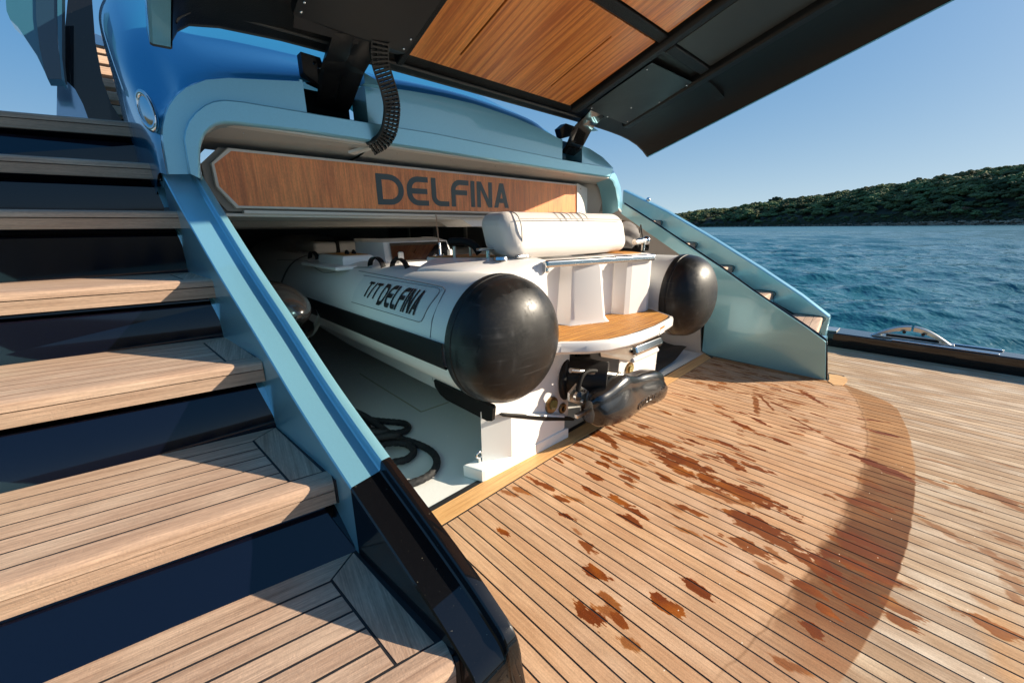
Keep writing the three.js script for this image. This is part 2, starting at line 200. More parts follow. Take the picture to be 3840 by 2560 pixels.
{ // what lies on the teak: a greyed outer zone, a fresher inner zone, the damp crescent between them, and splashes that run with the grain
  const N = 2048, M2 = 2048, wet = new Float32Array(N * M2), rows = [];
  for (const L of WET) for (let i = 0; i < L.length; i += 6) rows.push(L.slice(i, i + 6));
  for (let i = 0; i < 110; i++) { const z = rr(-1.08, -.42), x = rr(2.55, 3.2); rows.push([x, z, x + rr(-.005, .005), z + rr(.02, .09), rr(.004, .011), rr(.4, .8)]); }
  for (let i = 0; i < 70; i++) { const z = rr(-.98, -.15), x = rr(1.2, 2.9) - (z + .55) * .3; rows.push([x, z, x + rr(-.004, .004), z + rr(.01, .05), rr(.003, .008), rr(.4, .9)]); }
  rows.forEach(([x1, z1, x2, z2, w, d], q) => {
    const cx = (x1 + x2) / 2, cz = (z1 + z2) / 2, L = Math.hypot(x2 - x1, z2 - z1) / 2 + .005, ax = (x2 - x1) / (2 * L), az = (z2 - z1) / (2 * L), W = w * .8;
    const e = L + .06, i0 = Math.floor((cx - e - DX0) / DW * N), i1 = Math.ceil((cx + e - DX0) / DW * N), j0 = Math.floor((cz - e - DZ0) / DD * M2), j1 = Math.ceil((cz + e - DZ0) / DD * M2);
    for (let j = Math.max(0, j0); j < Math.min(M2, j1); j++) for (let i = Math.max(0, i0); i < Math.min(N, i1); i++) {
      const x = DX0 + (i + .5) / N * DW - cx, z = DZ0 + (j + .5) / M2 * DD - cz, a = (x * ax + z * az) / L, b = (-x * az + z * ax) / W;
      const X = x + cx, Zz = z + cz;
      const run = vn(X * 420, q * 7.3, 5) , wob = (fbm(X * 60, Zz * 34, 9 + q, 4) - .5) * 1.9;
      const aa = Math.abs(a) * (1 - .42 * (run - .5)), r = Math.sqrt(aa * aa + b * b) + wob * .85 + (vn(X * 900, Zz * 40, 3) - .5) * .22;
      const t = smooth(1.08, 1.0 - (1 - d) * .6, r) * d; if (t > wet[j * N + i]) wet[j * N + i] = t;
    }
  });
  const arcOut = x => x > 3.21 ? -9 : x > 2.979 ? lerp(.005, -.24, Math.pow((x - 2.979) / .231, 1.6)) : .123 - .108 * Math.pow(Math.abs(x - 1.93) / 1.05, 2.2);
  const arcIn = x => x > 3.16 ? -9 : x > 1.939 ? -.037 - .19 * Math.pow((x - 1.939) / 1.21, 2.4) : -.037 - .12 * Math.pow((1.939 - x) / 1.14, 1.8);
  const rough = new Uint8Array(512 * 512 * 4);
  deckMap = tex(N, M2, (i, j) => {
    const x = DX0 + (i + .5) / N * DW, z = DZ0 + (j + .5) / M2 * DD, p = Math.floor((x - SEAM0) / PITCH);
    const tone = hash(p, 3, 1) - .5, hue = hash(p, 9, 2) - .5;
    const f = vn(x * 900, z * 22 + p * 31, 1), g = vn(x * 300, z * 9 + p * 17, 2), b = fbm(x * 16, z * 7 + p * 3.1, 3, 3), s = vn(x * 700, z * 500, 4), big = fbm(x * 2.2, z * 3.4, 6, 3);
    const wob = (vn(x * 30, z * 8, 12) - .5) * .012;
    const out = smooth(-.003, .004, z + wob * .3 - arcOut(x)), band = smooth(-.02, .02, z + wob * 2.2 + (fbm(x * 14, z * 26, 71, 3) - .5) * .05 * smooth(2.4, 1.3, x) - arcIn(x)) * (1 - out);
    let c = mix3([198, 160, 124], [170, 130, 98], clamp(.25 + g * .5 + tone * .5)); c = mix3(c, [212, 176, 142], clamp((b - .42) * 1.4)); 
    c = mix3(c, [208, 176, 148], clamp((fbm(x * 5, z * 9, 23, 3) - .5) * 1.6 * smooth(-.75, -.1, z)));
    let o = mix3([180, 155, 129], [152, 124, 98], clamp(.2 + g * .45 + tone * .7)); o = mix3(o, [212, 194, 170], clamp((b - .38) * 1.7)); o = mix3(o, [190, 138, 88], clamp((fbm(x * 4.2, z * 10, 31, 3) - .55) * 2.6) * smooth(1.9, 1.2, x));
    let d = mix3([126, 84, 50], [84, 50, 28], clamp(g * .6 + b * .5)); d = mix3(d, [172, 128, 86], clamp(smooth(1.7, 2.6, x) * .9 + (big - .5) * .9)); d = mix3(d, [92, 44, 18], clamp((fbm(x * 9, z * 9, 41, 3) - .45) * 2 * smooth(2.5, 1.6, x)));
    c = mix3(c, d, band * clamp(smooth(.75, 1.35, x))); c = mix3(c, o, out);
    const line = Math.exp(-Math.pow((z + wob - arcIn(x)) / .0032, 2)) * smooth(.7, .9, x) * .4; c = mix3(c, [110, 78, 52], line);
    const k = 1 + (f - .5) * .16 + (s - .5) * .12 + tone * .06; c = [c[0] * k * (1 + hue * .03), c[1] * k, c[2] * k * (1 - hue * .05)];
    const w = wet[j * N + i]; const amber = clamp((fbm(x * 20, z * 14, 51, 2) - .5) * 3); const st = mix3([104, 44, 6], [160, 88, 16], amber * .6);
    c = mix3(c, mix3(c, [st[0] * k, st[1] * k, st[2] * k], .97), w);
    if (hash(i >> 1, j >> 1, 61) > .9997 && z > -.3) c = [230, 215, 195];
    if (!(i & 3) && !(j & 3)) { const q = ((j >> 2) * 512 + (i >> 2)) * 4, v = 255 * clamp(.84 - w * .2 - band * .04 + (s - .5) * .1); rough[q] = rough[q + 1] = rough[q + 2] = v; rough[q + 3] = 255; }
    return c;
  });
  deckMap.repeat.set(1, 1); deckMap.wrapS = deckMap.wrapT = THREE.ClampToEdgeWrapping;
  deckRough = new THREE.DataTexture(rough, 512, 512, THREE.RGBAFormat); deckRough.magFilter = THREE.LinearFilter; deckRough.needsUpdate = true;
}
M.deck = phy({ color: 0xffffff, map: deckMap, roughnessMap: deckRough, roughness: 1, specularIntensity: .3 });
function deckUV(g) { const q = g.index ? g.toNonIndexed() : g, p = q.attributes.position, uv = new Float32Array(p.count * 2); for (let i = 0; i < p.count; i++) { uv[2 * i] = (p.getX(i) - DX0) / DW; uv[2 * i + 1] = (p.getZ(i) - DZ0) / DD; } q.setAttribute('uv', new THREE.BufferAttribute(uv, 2)); return q; }
const deck = structGroup('swim_platform', 'teak planked swim platform with black caulked seams and wet brown splashes', [2, 0, 0]);
// sill line (forward edge of the planking) and garage coaming run slightly forward toward starboard
const sillZ = x => lerp(-1.012, -1.066, clamp((x - .6) / 2.65));
part(deck, 'caulking', prism([[-.6, -.0012, 1.24], [4.26, -.0012, 1.24], [4.26, -.0012, -.6], [3.9, -.0012, -1.16], [-.6, -.0012, -1.12]], [0, -.04, 0]), M.caulk);
{
  const gap = .0025;
  for (let k = -24; k < 78; k++) {
    const x0 = SEAM0 + k * PITCH + gap, x1 = SEAM0 + (k + 1) * PITCH - gap, xm = (x0 + x1) / 2;
    let zf = sillZ(xm) + .002; if (xm > 3.20) zf = xm < 3.26 ? -.325 : xm < 3.41 ? (xm < 3.37 ? -.245 - (xm - 3.3) * .1 : -.27) : -.52;
    const y = (hash(k, 5, 5) - .5) * .0006;
    part(deck, 'plank', deckUV(prism([[x0, y, zf], [x1, y, zf], [x1, y, 1.235], [x0, y, 1.235]], [0, -.03, 0])), M.deck);
  }
  // covering board along the sill, mitred into the one beside the starboard stair
  part(deck, 'covering_board', frameUV(prism([[.3, .001, -1.098], [1.9, .001, -1.118], [3.262, .001, -1.152], [3.176 , .001, sillZ(3.17) - .001], [1.9, .001, sillZ(1.9) - .002], [.3, .001, sillZ(.3) - .002]], [0, -.04, 0]), [0, 0, 1], [1, 0, 0]), M.honey);
  part(deck, 'covering_board', frameUV(prism([[3.40, .002, -.52], [3.402, .002, -.36], [3.375, .002, -.355], [3.372, .002, -.52]], [0, -.03, 0]), [1, 0, 0], [0, 0, 1]), M.tread);
  part(deck, 'corner_board', frameUV(prism([[3.25, .003, -.33], [3.375, .003, -.352], [3.388, .003, -.30], [3.372, .003, -.262], [3.33, .003, -.245], [3.274, .003, -.242], [3.17, .003, -.25], [3.145, .003, -.29], [3.20, .003, -.33]], [0, -.03, 0]), [1, 0, 0], [0, 0, 1]), M.honey);
  part(deck, 'edge_coaming', bx(5.2, .5, .06, 2, -.26, 1.28), M.black);
  part(deck, 'platform_side', bx(.08, .5, 2.2, -.64, -.26, .2), M.black);
}
// ---------------------------------------------------------------- starboard bulwark of the platform, with its fairlead
{
  const bw = structGroup('bulwark', 'low black bulwark along the starboard edge of the swim platform', [4.3, 0, 0]);
  const xi = z => lerp(4.19, 4.19, 0) , prof = z => { const o = lerp(4.46, 4.30, smooth(-.6, 1.4, z)); return [[4.20, -.03, z], [4.195, .115, z], [4.205, .122, z], [o - .01, .122, z], [o, .112, z], [o + .02, -.5, z]]; };
  part(bw, 'rail_wall', loft([-1.6, -.9, -.5, 0, .4, .8, 1.3].map(prof), { crease: 30, cap0: true, cap1: true }), M.black);
  // two polished chafe strips
  for (const s of [0, 1]) { const a = s ? [4.40, .128, .02] : [4.215, .126, -.10], b = s ? [4.33, .128, .46] : [4.215, .126, .43]; part(bw, 'chafe_strip', (() => { const g = new THREE.CapsuleGeometry(.011, .53 - s * .09, 4, 10); g.scale(1.4, 1, .6); g.rotateX(Math.PI / 2); g.translate((a[0] + b[0]) / 2, .127, (a[2] + b[2]) / 2); return g; })(), M.steel); }
  part(bw, 'end_plate', rbx(.16, .008, .1, .003, 4.31, .128, -.50), M.brushed);
  const fl = thing('mooring_fairlead', 'polished steel arched mooring fairlead set into the top of the black bulwark', 'fairlead', [4.33, .122, .02]);
  const A = t => [4.31 + .06 * Math.sin(Math.PI * t), .118 + .10 * Math.sin(Math.PI * t) , lerp(-.24, .22, t)];
  for (const [t0, t1] of [[0, .485], [.515, 1]]) {
    const rows = []; for (let i = 0; i <= 12; i++) { const t = lerp(t0, t1, i / 12), p = A(t), w = .020, h = .016 + .016 * Math.sin(Math.PI * t); rows.push([[p[0] - w, p[1] - h, p[2]], [p[0] - w, p[1], p[2]], [p[0] - w * .5, p[1] + .008, p[2]], [p[0] + w * .5, p[1] + .008, p[2]], [p[0] + w, p[1], p[2]], [p[0] + w, p[1] - h, p[2]]]); }
    part(fl, 'arch_half', loft(rows, { close: true, cap0: true, cap1: true, crease: 50 }), M.brushed);
  }
  for (const z of [-.05, .055]) part(fl, 'roller_bolt', (() => { const g = new THREE.CylinderGeometry(.011, .011, .012, 12); g.rotateZ(Math.PI / 2); g.translate(4.318, .178, z); return g; })(), M.blackmetal);
  part(fl, 'base_plate', rbx(.10, .008, .46, .003, 4.33, .127, 0), M.brushed);
  part(fl, 'throat', rbx(.06, .02, .3, .006, 4.36, .135, 0), M.blackmetal);
}

// ---------------------------------------------------------------- sea
const SEA = -.55;
{
  const waves = []; seed = 99;
  for (let i = 0; i < 44; i++) { const L = .32 * Math.pow(1.075, i), a = 2.75 + (rnd() - .5) * 1.9, k = 2 * Math.PI / L; waves.push([k * Math.cos(a), k * Math.sin(a), .0092 * Math.pow(L, .80) * rr(.5, 1.15), rr(0, 6.28), L]); }
  const H = (x, z, res) => { let h = 0; for (const w of waves) { if (w[4] < res * 2.2) continue; const f = smooth(res * 2.2, res * 4, w[4]); const s = Math.sin(w[0] * x + w[1] * z + w[3]); h += f * w[2] * (s + .28 * s * s); } return h; };
  // rings of water; farther out, where single ripples are finer than the mesh, their spread of slopes becomes roughness
  const rows = []; let r = 4.6; while (r < 5200) { rows.push(r); r += Math.max(.06, r * (r < 60 ? .0085 : .014)); }
  const rip = tex(512, 512, (i, j) => { const u = i / 512, v = j / 512; const a = fbmP(u, v, 16, 71), c = 255 * a; return [c, c, c]; }, 2.7, 2.7, false);
  const zones = [[0, 40, .07], [40, 130, .15], [130, 420, .26], [420, 6000, .36]];
  for (const [ra, rb, rough] of zones) {
    const sub = rows.filter((R, i) => (R >= ra || (rows[i + 1] ?? 9e9) > ra) && R <= rb), pos = [], uv = [], idx = [];
    for (const [a0, a1, n] of [[-32, 22, 900], [22, 328, 240]]) {
      const base = pos.length / 3;
      sub.forEach(R => { const da = (a1 - a0) / n * Math.PI / 180, res = Math.max(R * da, R * (R < 60 ? .0085 : .014), .06) * (R > 260 ? 2 : 1); for (let i = 0; i <= n; i++) { const a = (a0 + (a1 - a0) * i / n) * Math.PI / 180, x = R * Math.cos(a), z = R * Math.sin(a); pos.push(x, SEA + H(x, z, res), z); uv.push(x, z); } });
      for (let j = 0; j < sub.length - 1; j++) for (let i = 0; i < n; i++) { const p = base + j * (n + 1) + i; idx.push(p, p + n + 1, p + 1, p + 1, p + n + 1, p + n + 2); }
    }
    const g = new THREE.BufferGeometry(); g.setAttribute('position', new THREE.Float32BufferAttribute(pos, 3)); g.setAttribute('uv', new THREE.Float32BufferAttribute(uv, 2)); g.setIndex(idx); g.computeVertexNormals();
    if (g.attributes.normal.getY(0) < 0) { g.setIndex(idx.reverse()); g.computeVertexNormals(); }
    struct('sea', g, phy({ color: C3(.006, .095, .125), roughness: rough, ior: 1.33, bumpMap: rip, bumpScale: .05 }));
  }
}
function fbmP(u, v, f, s) { let t = 0, a = .5; for (let k = 0; k < 4; k++) { t += a * vn(u * f, v * f, s + k, f, f); a *= .5; f *= 2; } return t; }

// ---------------------------------------------------------------- wooded headland across the water
{
  const D2R = Math.PI / 180;
  // azimuth (deg), distance of the shore (m), elevation of the skyline (deg)
  const coast = [[-62, 1500, .9], [-40, 1300, 1.0], [-26, 1050, 1.35], [-20, 900, 1.85], [-15, 760, 2.35], [-10, 640, 2.95], [-5, 540, 3.55], [0, 470, 4.1], [5, 430, 4.65], [12, 400, 5.1], [25, 420, 4.6], [45, 520, 3.4], [70, 700, 3.0], [100, 600, 7.0], [135, 480, 13.0], [180, 480, 14], [215, 700, 9]];
  const at = (az, k) => { for (let i = 0; i < coast.length - 1; i++) if (az <= coast[i + 1][0]) return lerp(coast[i][k], coast[i + 1][k], smooth(0, 1, (az - coast[i][0]) / (coast[i + 1][0] - coast[i][0])) * .5 + .5 * (az - coast[i][0]) / (coast[i + 1][0] - coast[i][0])); return coast[coast.length - 1][k]; };
  const RIDGE = d => d * .42, TREE = 8;
  const height = (az, t) => { const D = at(az, 1), L = RIDGE(D), top = Math.max(2, Math.tan(at(az, 2) * D2R) * (D + L) - TREE + 1); const s = clamp(t / L); return SEA + (t < 0 ? -1.5 : 1.6 * smooth(0, 6, t)) + (top - 1.6) * (Math.pow(s, .8) * (2 - s) > 1 ? 1 : Math.pow(s, .8) * (1.9 - .9 * s)) * (t > L ? 1 - .3 * (t - L) / L : 1) + 2.2 * (fbm(az * .9, t * .02, 81, 3) - .5) * smooth(0, 30, t); };
  const pos = [], idx = [], uv = [], na = 460, nt = 26;
  for (let j = 0; j <= nt; j++) for (let i = 0; i <= na; i++) {
    const az = lerp(-62, 215, i / na), D = at(az, 1), t = j === 0 ? -6 : RIDGE(D) * 1.5 * Math.pow((j - 1) / (nt - 1), 1.7), wob = 14 * (fbm(az * 1.3, 1, 83, 4) - .5) * D / 600;
    const R = D + wob + t, a = az * D2R; pos.push(R * Math.cos(a), height(az, t), R * Math.sin(a)); uv.push(az, t);
  }
  for (let j = 0; j < nt; j++) for (let i = 0; i < na; i++) { const p = j * (na + 1) + i; idx.push(p, p + na + 1, p + 1, p + 1, p + na + 1, p + na + 2); }
  const g = new THREE.BufferGeometry(); g.setAttribute('position', new THREE.Float32BufferAttribute(pos, 3)); g.setAttribute('uv', new THREE.Float32BufferAttribute(uv, 2)); g.setIndex(idx); g.computeVertexNormals();
  struct('hills', g, std({ color: C3(.032, .034, .02), roughness: 1, side: THREE.DoubleSide }), 'low pine covered headland across the water');
  const shoreWob = (az, D) => 14 * (fbm(az * 1.3, 1, 83, 4) - .5) * D / 600;
  const spot = (az, t) => { const D = at(az, 1), R = D + shoreWob(az, D) + t, a = az * D2R; return V(R * Math.cos(a), height(az, t), R * Math.sin(a)); };
  // leafy crown: many tilted clumps through the volume, flat topped like a coastal pine
  function crownGeo(s, flat) {
    seed = s; const parts = [];
    for (let i = 0; i < 54; i++) {
      const a = rnd() * 6.283, r = Math.sqrt(rnd()), y = rr(-.5, 1) * (1 - r * r * .8) * flat, q = new THREE.IcosahedronGeometry(rr(.16, .30), 0); const p = q.attributes.position;
      for (let k = 0; k < p.count; k++) { const h = .65 + .7 * hash(Math.round(p.getX(k) * 900), Math.round(p.getY(k) * 900 + p.getZ(k) * 311), s + i); p.setXYZ(k, p.getX(k) * h, p.getY(k) * h * .62, p.getZ(k) * h); }
      q.rotateY(rnd() * 6); q.rotateX(rr(-.5, .5)); q.translate(Math.cos(a) * r * .85, y, Math.sin(a) * r * .85); parts.push(q);
    }
    const m = merge(parts); m.computeVertexNormals(); return m;
  }
  const crowns = [crownGeo(5, .5), crownGeo(6, .62), crownGeo(7, .38)], leaf = std({ color: C3(.9, .9, .9), roughness: .95 }), bark = std({ color: C3(.10, .075, .055), roughness: .9 });
  const list = [[], [], []]; seed = 1234; const m4 = new THREE.Matrix4(), q4 = new THREE.Quaternion(), up = V(0, 1, 0);
  const trunks = [];
  for (let i = 0; i < 3900; i++) {
    const az = rr(-30, 30), D = at(az, 1), t = 5 + RIDGE(D) * 1.12 * Math.pow(rnd(), .85), p = spot(az, t), s = rr(.7, 1.5) * (t < 22 ? rr(.45, .8) : 1) * 5.1 * (D > 700 ? 1.2 : 1);
    q4.setFromAxisAngle(up, rnd() * 6.28); m4.compose(V(p.x, p.y + s * rr(.5, 1.05), p.z), q4, V(s, s * rr(.85, 1.15), s));
    list[i % 3].push([m4.clone(), (w => C3(.115 * w * rr(.85, 1.25), .142 * w, .048 * w))(rr(.45, 1.5))]);
    if (t < 70 && i % 3 === 0) trunks.push(p, s);
  }
  list.forEach((L, k) => {
    const im = new THREE.InstancedMesh(crowns[k], leaf, L.length); L.forEach(([m, c], i) => { im.setMatrixAt(i, m); im.setColorAt(i, c); });
    im.name = ['pine_wood', 'pine_wood_001', 'pine_wood_002'][k]; im.castShadow = im.receiveShadow = true; im.userData = { kind: 'stuff', label: ['dense dark green pine wood covering the headland', 'rounder pine crowns mixed through the headland wood', 'flat topped pine crowns mixed through the headland wood'][k], category: 'trees' }; scene.add(im);
  });
  // low scrub at the water's edge and pale broken rocks below it
  { const L = []; seed = 4321; for (let i = 0; i < 2600; i++) { const az = rr(-30, 30), t = rr(2.5, 16), p = spot(az, t), s = rr(.7, 1.9); q4.setFromAxisAngle(up, rnd() * 6.28); m4.compose(V(p.x, p.y + s * .2, p.z), q4, V(s, s * .8, s)); L.push([m4.clone(), C3(rr(.06, .10), rr(.075, .11), rr(.03, .045))]); }
    const im = new THREE.InstancedMesh(crowns[1], leaf, L.length); L.forEach(([m, c], i) => { im.setMatrixAt(i, m); im.setColorAt(i, c); }); im.name = 'shore_scrub'; im.userData = { kind: 'stuff', label: 'low green scrub along the rocky shoreline', category: 'bushes' }; im.castShadow = true; scene.add(im); }
  { const rocks = []; for (let k = 0; k < 5; k++) { const q = new THREE.IcosahedronGeometry(1, 1), p = q.attributes.position; for (let i = 0; i < p.count; i++) { const h = .6 + .75 * hash(Math.round(p.getX(i) * 50), Math.round(p.getY(i) * 50 + 7 * Math.round(p.getZ(i) * 50)), 300 + k); p.setXYZ(i, p.getX(i) * h, p.getY(i) * h * .6, p.getZ(i) * h); } q.computeVertexNormals(); rocks.push(clean(q)); }
    const all = merge(rocks.map((r, i) => r.clone().translate(i * 1.1 - 2.2, (i % 2) * .25, (i % 3) * .5)));
    const L = []; seed = 777; for (let i = 0; i < 1500; i++) { const az = rr(-30, 30), big = az > -5 ? 1.25 : .9, t = rr(-3, 2.5), p = spot(az, t), s = rr(.3, .95) * big; q4.setFromAxisAngle(up, rnd() * 6.28); m4.compose(V(p.x, Math.max(p.y, SEA - .3) + .1 * s, p.z), q4, V(s, s * rr(.6, 1.3), s)); const w = rr(.6, 1.1); L.push([m4.clone(), C3(.40 * w, .29 * w, .20 * w)]); }
    const im = new THREE.InstancedMesh(all, std({ color: 0xffffff, roughness: .9 }), L.length); L.forEach(([m, c], i) => { im.setMatrixAt(i, m); im.setColorAt(i, c); }); im.name = 'shore_rocks'; im.userData = { kind: 'stuff', label: 'broken pale brown rocks along the foot of the headland', category: 'rocks' }; im.castShadow = im.receiveShadow = true; scene.add(im); }
  // trees that stand out singly
  const lone = (name, label, cat, az, t, s, col, k) => {
    const p = spot(az, t), o = thing(name, label, cat, [p.x, p.y, p.z]);
    const tr = new THREE.CylinderGeometry(.09 * s, .16 * s, s * .9, 7); tr.translate(0, s * .4, 0); part(o, 'trunk', tr, bark, true);
    const c = crowns[k].clone(); c.scale(s, s, s); c.translate(0, s * 1.0, 0); part(o, 'crown', c, std({ color: C3(...col), roughness: .95 }), true);
  };
  lone('umbrella_pine', 'broad light green pine by the shore at the right edge of the headland', 'pine tree', 4.3, 26, 6.5, [.075, .095, .035], 2);
  lone('umbrella_pine', 'light green flat topped pine standing just above the rocks, left of the reddish bushes', 'pine tree', -.5, 13, 5, [.085, .1, .04], 2);
  lone('umbrella_pine', 'spreading pale pine halfway up the slope above the reddish bushes', 'pine tree', 3.0, 48, 6.5, [.07, .09, .036], 2);
  lone('skyline_pine', 'single taller pine breaking the skyline of the headland', 'pine tree', -14.1, 250, 12, [.035, .055, .022], 1);
  lone('skyline_pine', 'round topped pine standing up on the low left end of the skyline', 'pine tree', -21.3, 330, 9, [.03, .05, .02], 1);
  lone('reddish_bush', 'reddish brown dry bush just above the shore rocks, larger of the two', 'bush', 1.1, 10, 3.4, [.17, .085, .045], 0);
  lone('reddish_bush', 'reddish brown dry bush just above the shore rocks, smaller of the two', 'bush', .35, 8, 2.4, [.15, .08, .045], 0);
}

// ---------------------------------------------------------------- port stair: stringer with a door rabbet
const stringerP = structGroup('stair_stringer', 'glossy blue stringer with a rabbet for the tailgate, black at its lower end, right of the near stair', [.33, 0, -.8]);
{
  const R = [[0.268,1.271,-2.136], [0.286,1.078,-1.838], [0.302,0.914,-1.571], [0.32,0.749,-1.275], [0.334,0.611,-1.031], [0.348,0.499,-0.8], [0.359,0.42,-0.62], [0.367,0.358,-0.488], [0.371,0.315,-0.413]].map(p => V(p));
  // section: outside foot, ledge, step down, rabbet floor, inboard face
  const sec = (p, i) => { const w = lerp(.112, .092, clamp(i / 11)), d = lerp(.03, .024, clamp(i / 7)); return [
    [p.x + .004, Math.max(-.03, p.y - .5), p.z], [p.x + .004, p.y - .008, p.z], [p.x + .001, p.y - .0015, p.z], [p.x - .003, p.y, p.z], [p.x - .0205, p.y - .001, p.z], [p.x - .0235, p.y - .0045, p.z], [p.x - .026, p.y - d + .003, p.z + .0], [p.x - .029, p.y - d - .001, p.z],
    [p.x - w + .003, p.y - d - .011, p.z], [p.x - w, p.y - d - .015, p.z], [p.x - w - .004, Math.max(-.03, p.y - .62), p.z]]; };
  const cv = new THREE.CatmullRomCurve3(R, false, 'centripetal'), fine = cv.getPoints(60), cut = fine.findIndex(p => p.z > -.80);
  const up = fine.slice(0, cut + 1), lo = fine.slice(cut); const ii = p => (p.z + 2) / 1.6 * 11;
  part(stringerP, 'upper_stringer', loft(up.map(p => sec(p, ii(p))), { crease: 24 }), M.blue);
  // the lower end turns down over a small radius to a raked end
  const rows = lo.map(p => sec(p, ii(p))), e = lo[lo.length - 1], dir = V(0, 0, 0).subVectors(e, lo[lo.length - 4]).normalize();
  const end = sec(e, 11); const turn = [];
  for (let k = 1; k <= 5; k++) { const a = k / 5 * 1.0; turn.push(end.map((q, j) => j === 0 || j === 10 ? [q[0], q[1], q[2] + .026 * Math.sin(a * 1.5)] : [q[0] - .003 * k / 5, q[1] + dir.y * .03 * Math.sin(a * 1.2) - .05 * a * a, q[2] + .036 * Math.sin(a * 1.45)])); }
  const foot = turn[4].map((q, j) => [q[0] + .01, -.03, q[2] + .045]);
  part(stringerP, 'lower_stringer', loft([...rows, ...turn, foot], { crease: 24, cap1: true }), M.black);
}
// ---------------------------------------------------------------- port stair: teak treads over glossy navy risers
{
  const T = [ // top y, right nose x/z, left nose x/z (at the left end), back right z, back left z
    [1.48, .155, -2.573, -.36, -2.70, -3.1, -3.2], [1.276, .164, -2.27, -.36, -2.34, -2.60, -2.66], [1.079, .178, -1.98, -.36, -2.05, -2.31, -2.38], [.850, .198, -1.655, -.40, -1.755, -2.03, -2.13],
    [.648, .222, -1.262, -.42, -1.375, -1.665, -1.775], [.447, .246, -.857, -.46, -.985, -1.245, -1.36], [.285, .274, -.432, -.48, -.575, -.80, -.92]];
  const names = ['top step of the near stair, left end sunlit', 'second step down the near stair, in shade', 'third step down the near stair, in shade', 'fourth step down the near stair, in shade', 'fifth step down the near stair, with a sunlit wedge', 'sunlit step of the near stair, second from the bottom', 'lowest step of the near stair, cut by the bottom edge'];
  T.forEach(([y, xr, zr, xl, zl, br, bl], i) => {
    const t = thing('stair_tread', 'grey brown teak ' + names[i], 'stair step', [0, y, zr], 'teak steps of the near stair');
    const L = V(xl, y, zl), R = V(xr - .006, y, zr), dir = R.clone().sub(L).normalize(), fwd = V(dir.z, 0, -dir.x); // fwd points forward (away)
    const len = R.distanceTo(L), bR = V(xr - .012 + (i > 2 ? -.018 : 0), y, br), bL = V(xl, y, bl), dep = bR.clone().sub(R).dot(fwd);
    const edge = f => bR.clone().lerp(R, 1 - f); // along the right end
    const ge = .0058, bw = .055, end = .075; // caulk, plank width, end board width
    const grain = (g, k) => frameUV(g, [fwd.x, 0, fwd.z], [dir.x, 0, dir.z], [i * .37 + k * .13, k * .51 + i * .7]);
    const P = (s, d) => R.clone().addScaledVector(dir, -s).addScaledVector(fwd, d);
    // base in caulk, just below the planks
    const eR = d => { const q = R.clone().lerp(bR, d / dep); return q; };
    part(t, 'caulking', prism([L.clone().setY(y - .0008).addScaledVector(fwd, .02), R.clone().setY(y - .0008).addScaledVector(fwd, .02).addScaledVector(dir, .005), bR.clone().setY(y - .0008).addScaledVector(dir, .005), bL.clone().setY(y - .0008)], [0, -.05, 0]), M.caulk);
    // rounded nosing board with a fascia below it
    const noseW = .058, prof = [[noseW - ge, 0], [.018, 0], [.010, -.0015], [.004, -.0055], [.001, -.012], [0, -.024], [.02, -.024], [noseW - ge, -.012]];
    const nr = s => prof.map(([d, h]) => P(s, d).setY(y + h));
    const cut = R.clone(); part(t, 'nosing', grain(loft([nr(len), nr(.001)], { close: true, cap0: true, cap1: true, crease: 40 }), 1), M.tread);
    const fh = .062; part(t, 'fascia', frameUV(prism([P(len, .001).setY(y - .027), P(.001, .001).setY(y - .027), P(.001, .0035).setY(y - fh), P(len, .0035).setY(y - fh)], [fwd.x * .02, 0, fwd.z * .02]), [0, 1, 0], dir.toArray(), [i * .2 + .05, i * .9]), M.tread);
    part(t, 'underside', prism([P(len, .006).setY(y - fh + .006), P(.001, .006).setY(y - fh + .006), bR.clone().setY(y - fh + .006), bL.clone().setY(y - fh + .006)], [0, .008, 0]), M.matt);
    // end cap of caulk at the right end
    part(t, 'end_seam', prism([R.clone().addScaledVector(dir, .001).addScaledVector(fwd, .004).setY(y - .002), R.clone().addScaledVector(dir, .0075).addScaledVector(fwd, .004).setY(y - .002), R.clone().addScaledVector(dir, .0085).addScaledVector(fwd, .002).setY(y - fh), R.clone().addScaledVector(dir, .001).addScaledVector(fwd, .002).setY(y - fh)], [fwd.x * .012, 0, fwd.z * .012]), M.caulk);
    // planks, an end board mitred at its corners, and a back board
    const eIn = (d, s) => { const a = eR(d); return a.addScaledVector(dir, -s); };
    const n = Math.max(1, Math.round((dep - noseW - .05) / .05)), w = (dep - noseW - .055) / n;
    if (i > 1) {
      for (let k = 0; k < n; k++) { const d0 = noseW + k * w, d1 = d0 + w - ge; part(t, 'plank', grain(prism([P(len, d0), eIn(d0, end), eIn(d1, end), P(len, d1)], [0, -.02, 0]), 2 + k), M.tread); }
      part(t, 'end_board', frameUV(prism([eIn(noseW, end - ge), eIn(noseW - .002, .003), eIn(dep - .004, .003), eIn(dep - .055, end - ge)], [0, -.02, 0]), dir.toArray(), fwd.toArray(), [i * .3, i]), M.tread);
      part(t, 'back_board', grain(prism([P(len, dep - .055), eIn(dep - .055, end), eIn(dep - .002, .006), P(len, dep - .002)], [0, -.02, 0]), 9), M.tread);
    } else part(t, 'plank', grain(prism([P(len, noseW), eIn(noseW, .003), eIn(dep, .003), P(len, dep)], [0, -.02, 0]), 3), M.tread);
  });
  const rs = structGroup('stair_risers', 'glossy navy blue risers between the teak steps', [0, .5, -1.3]);
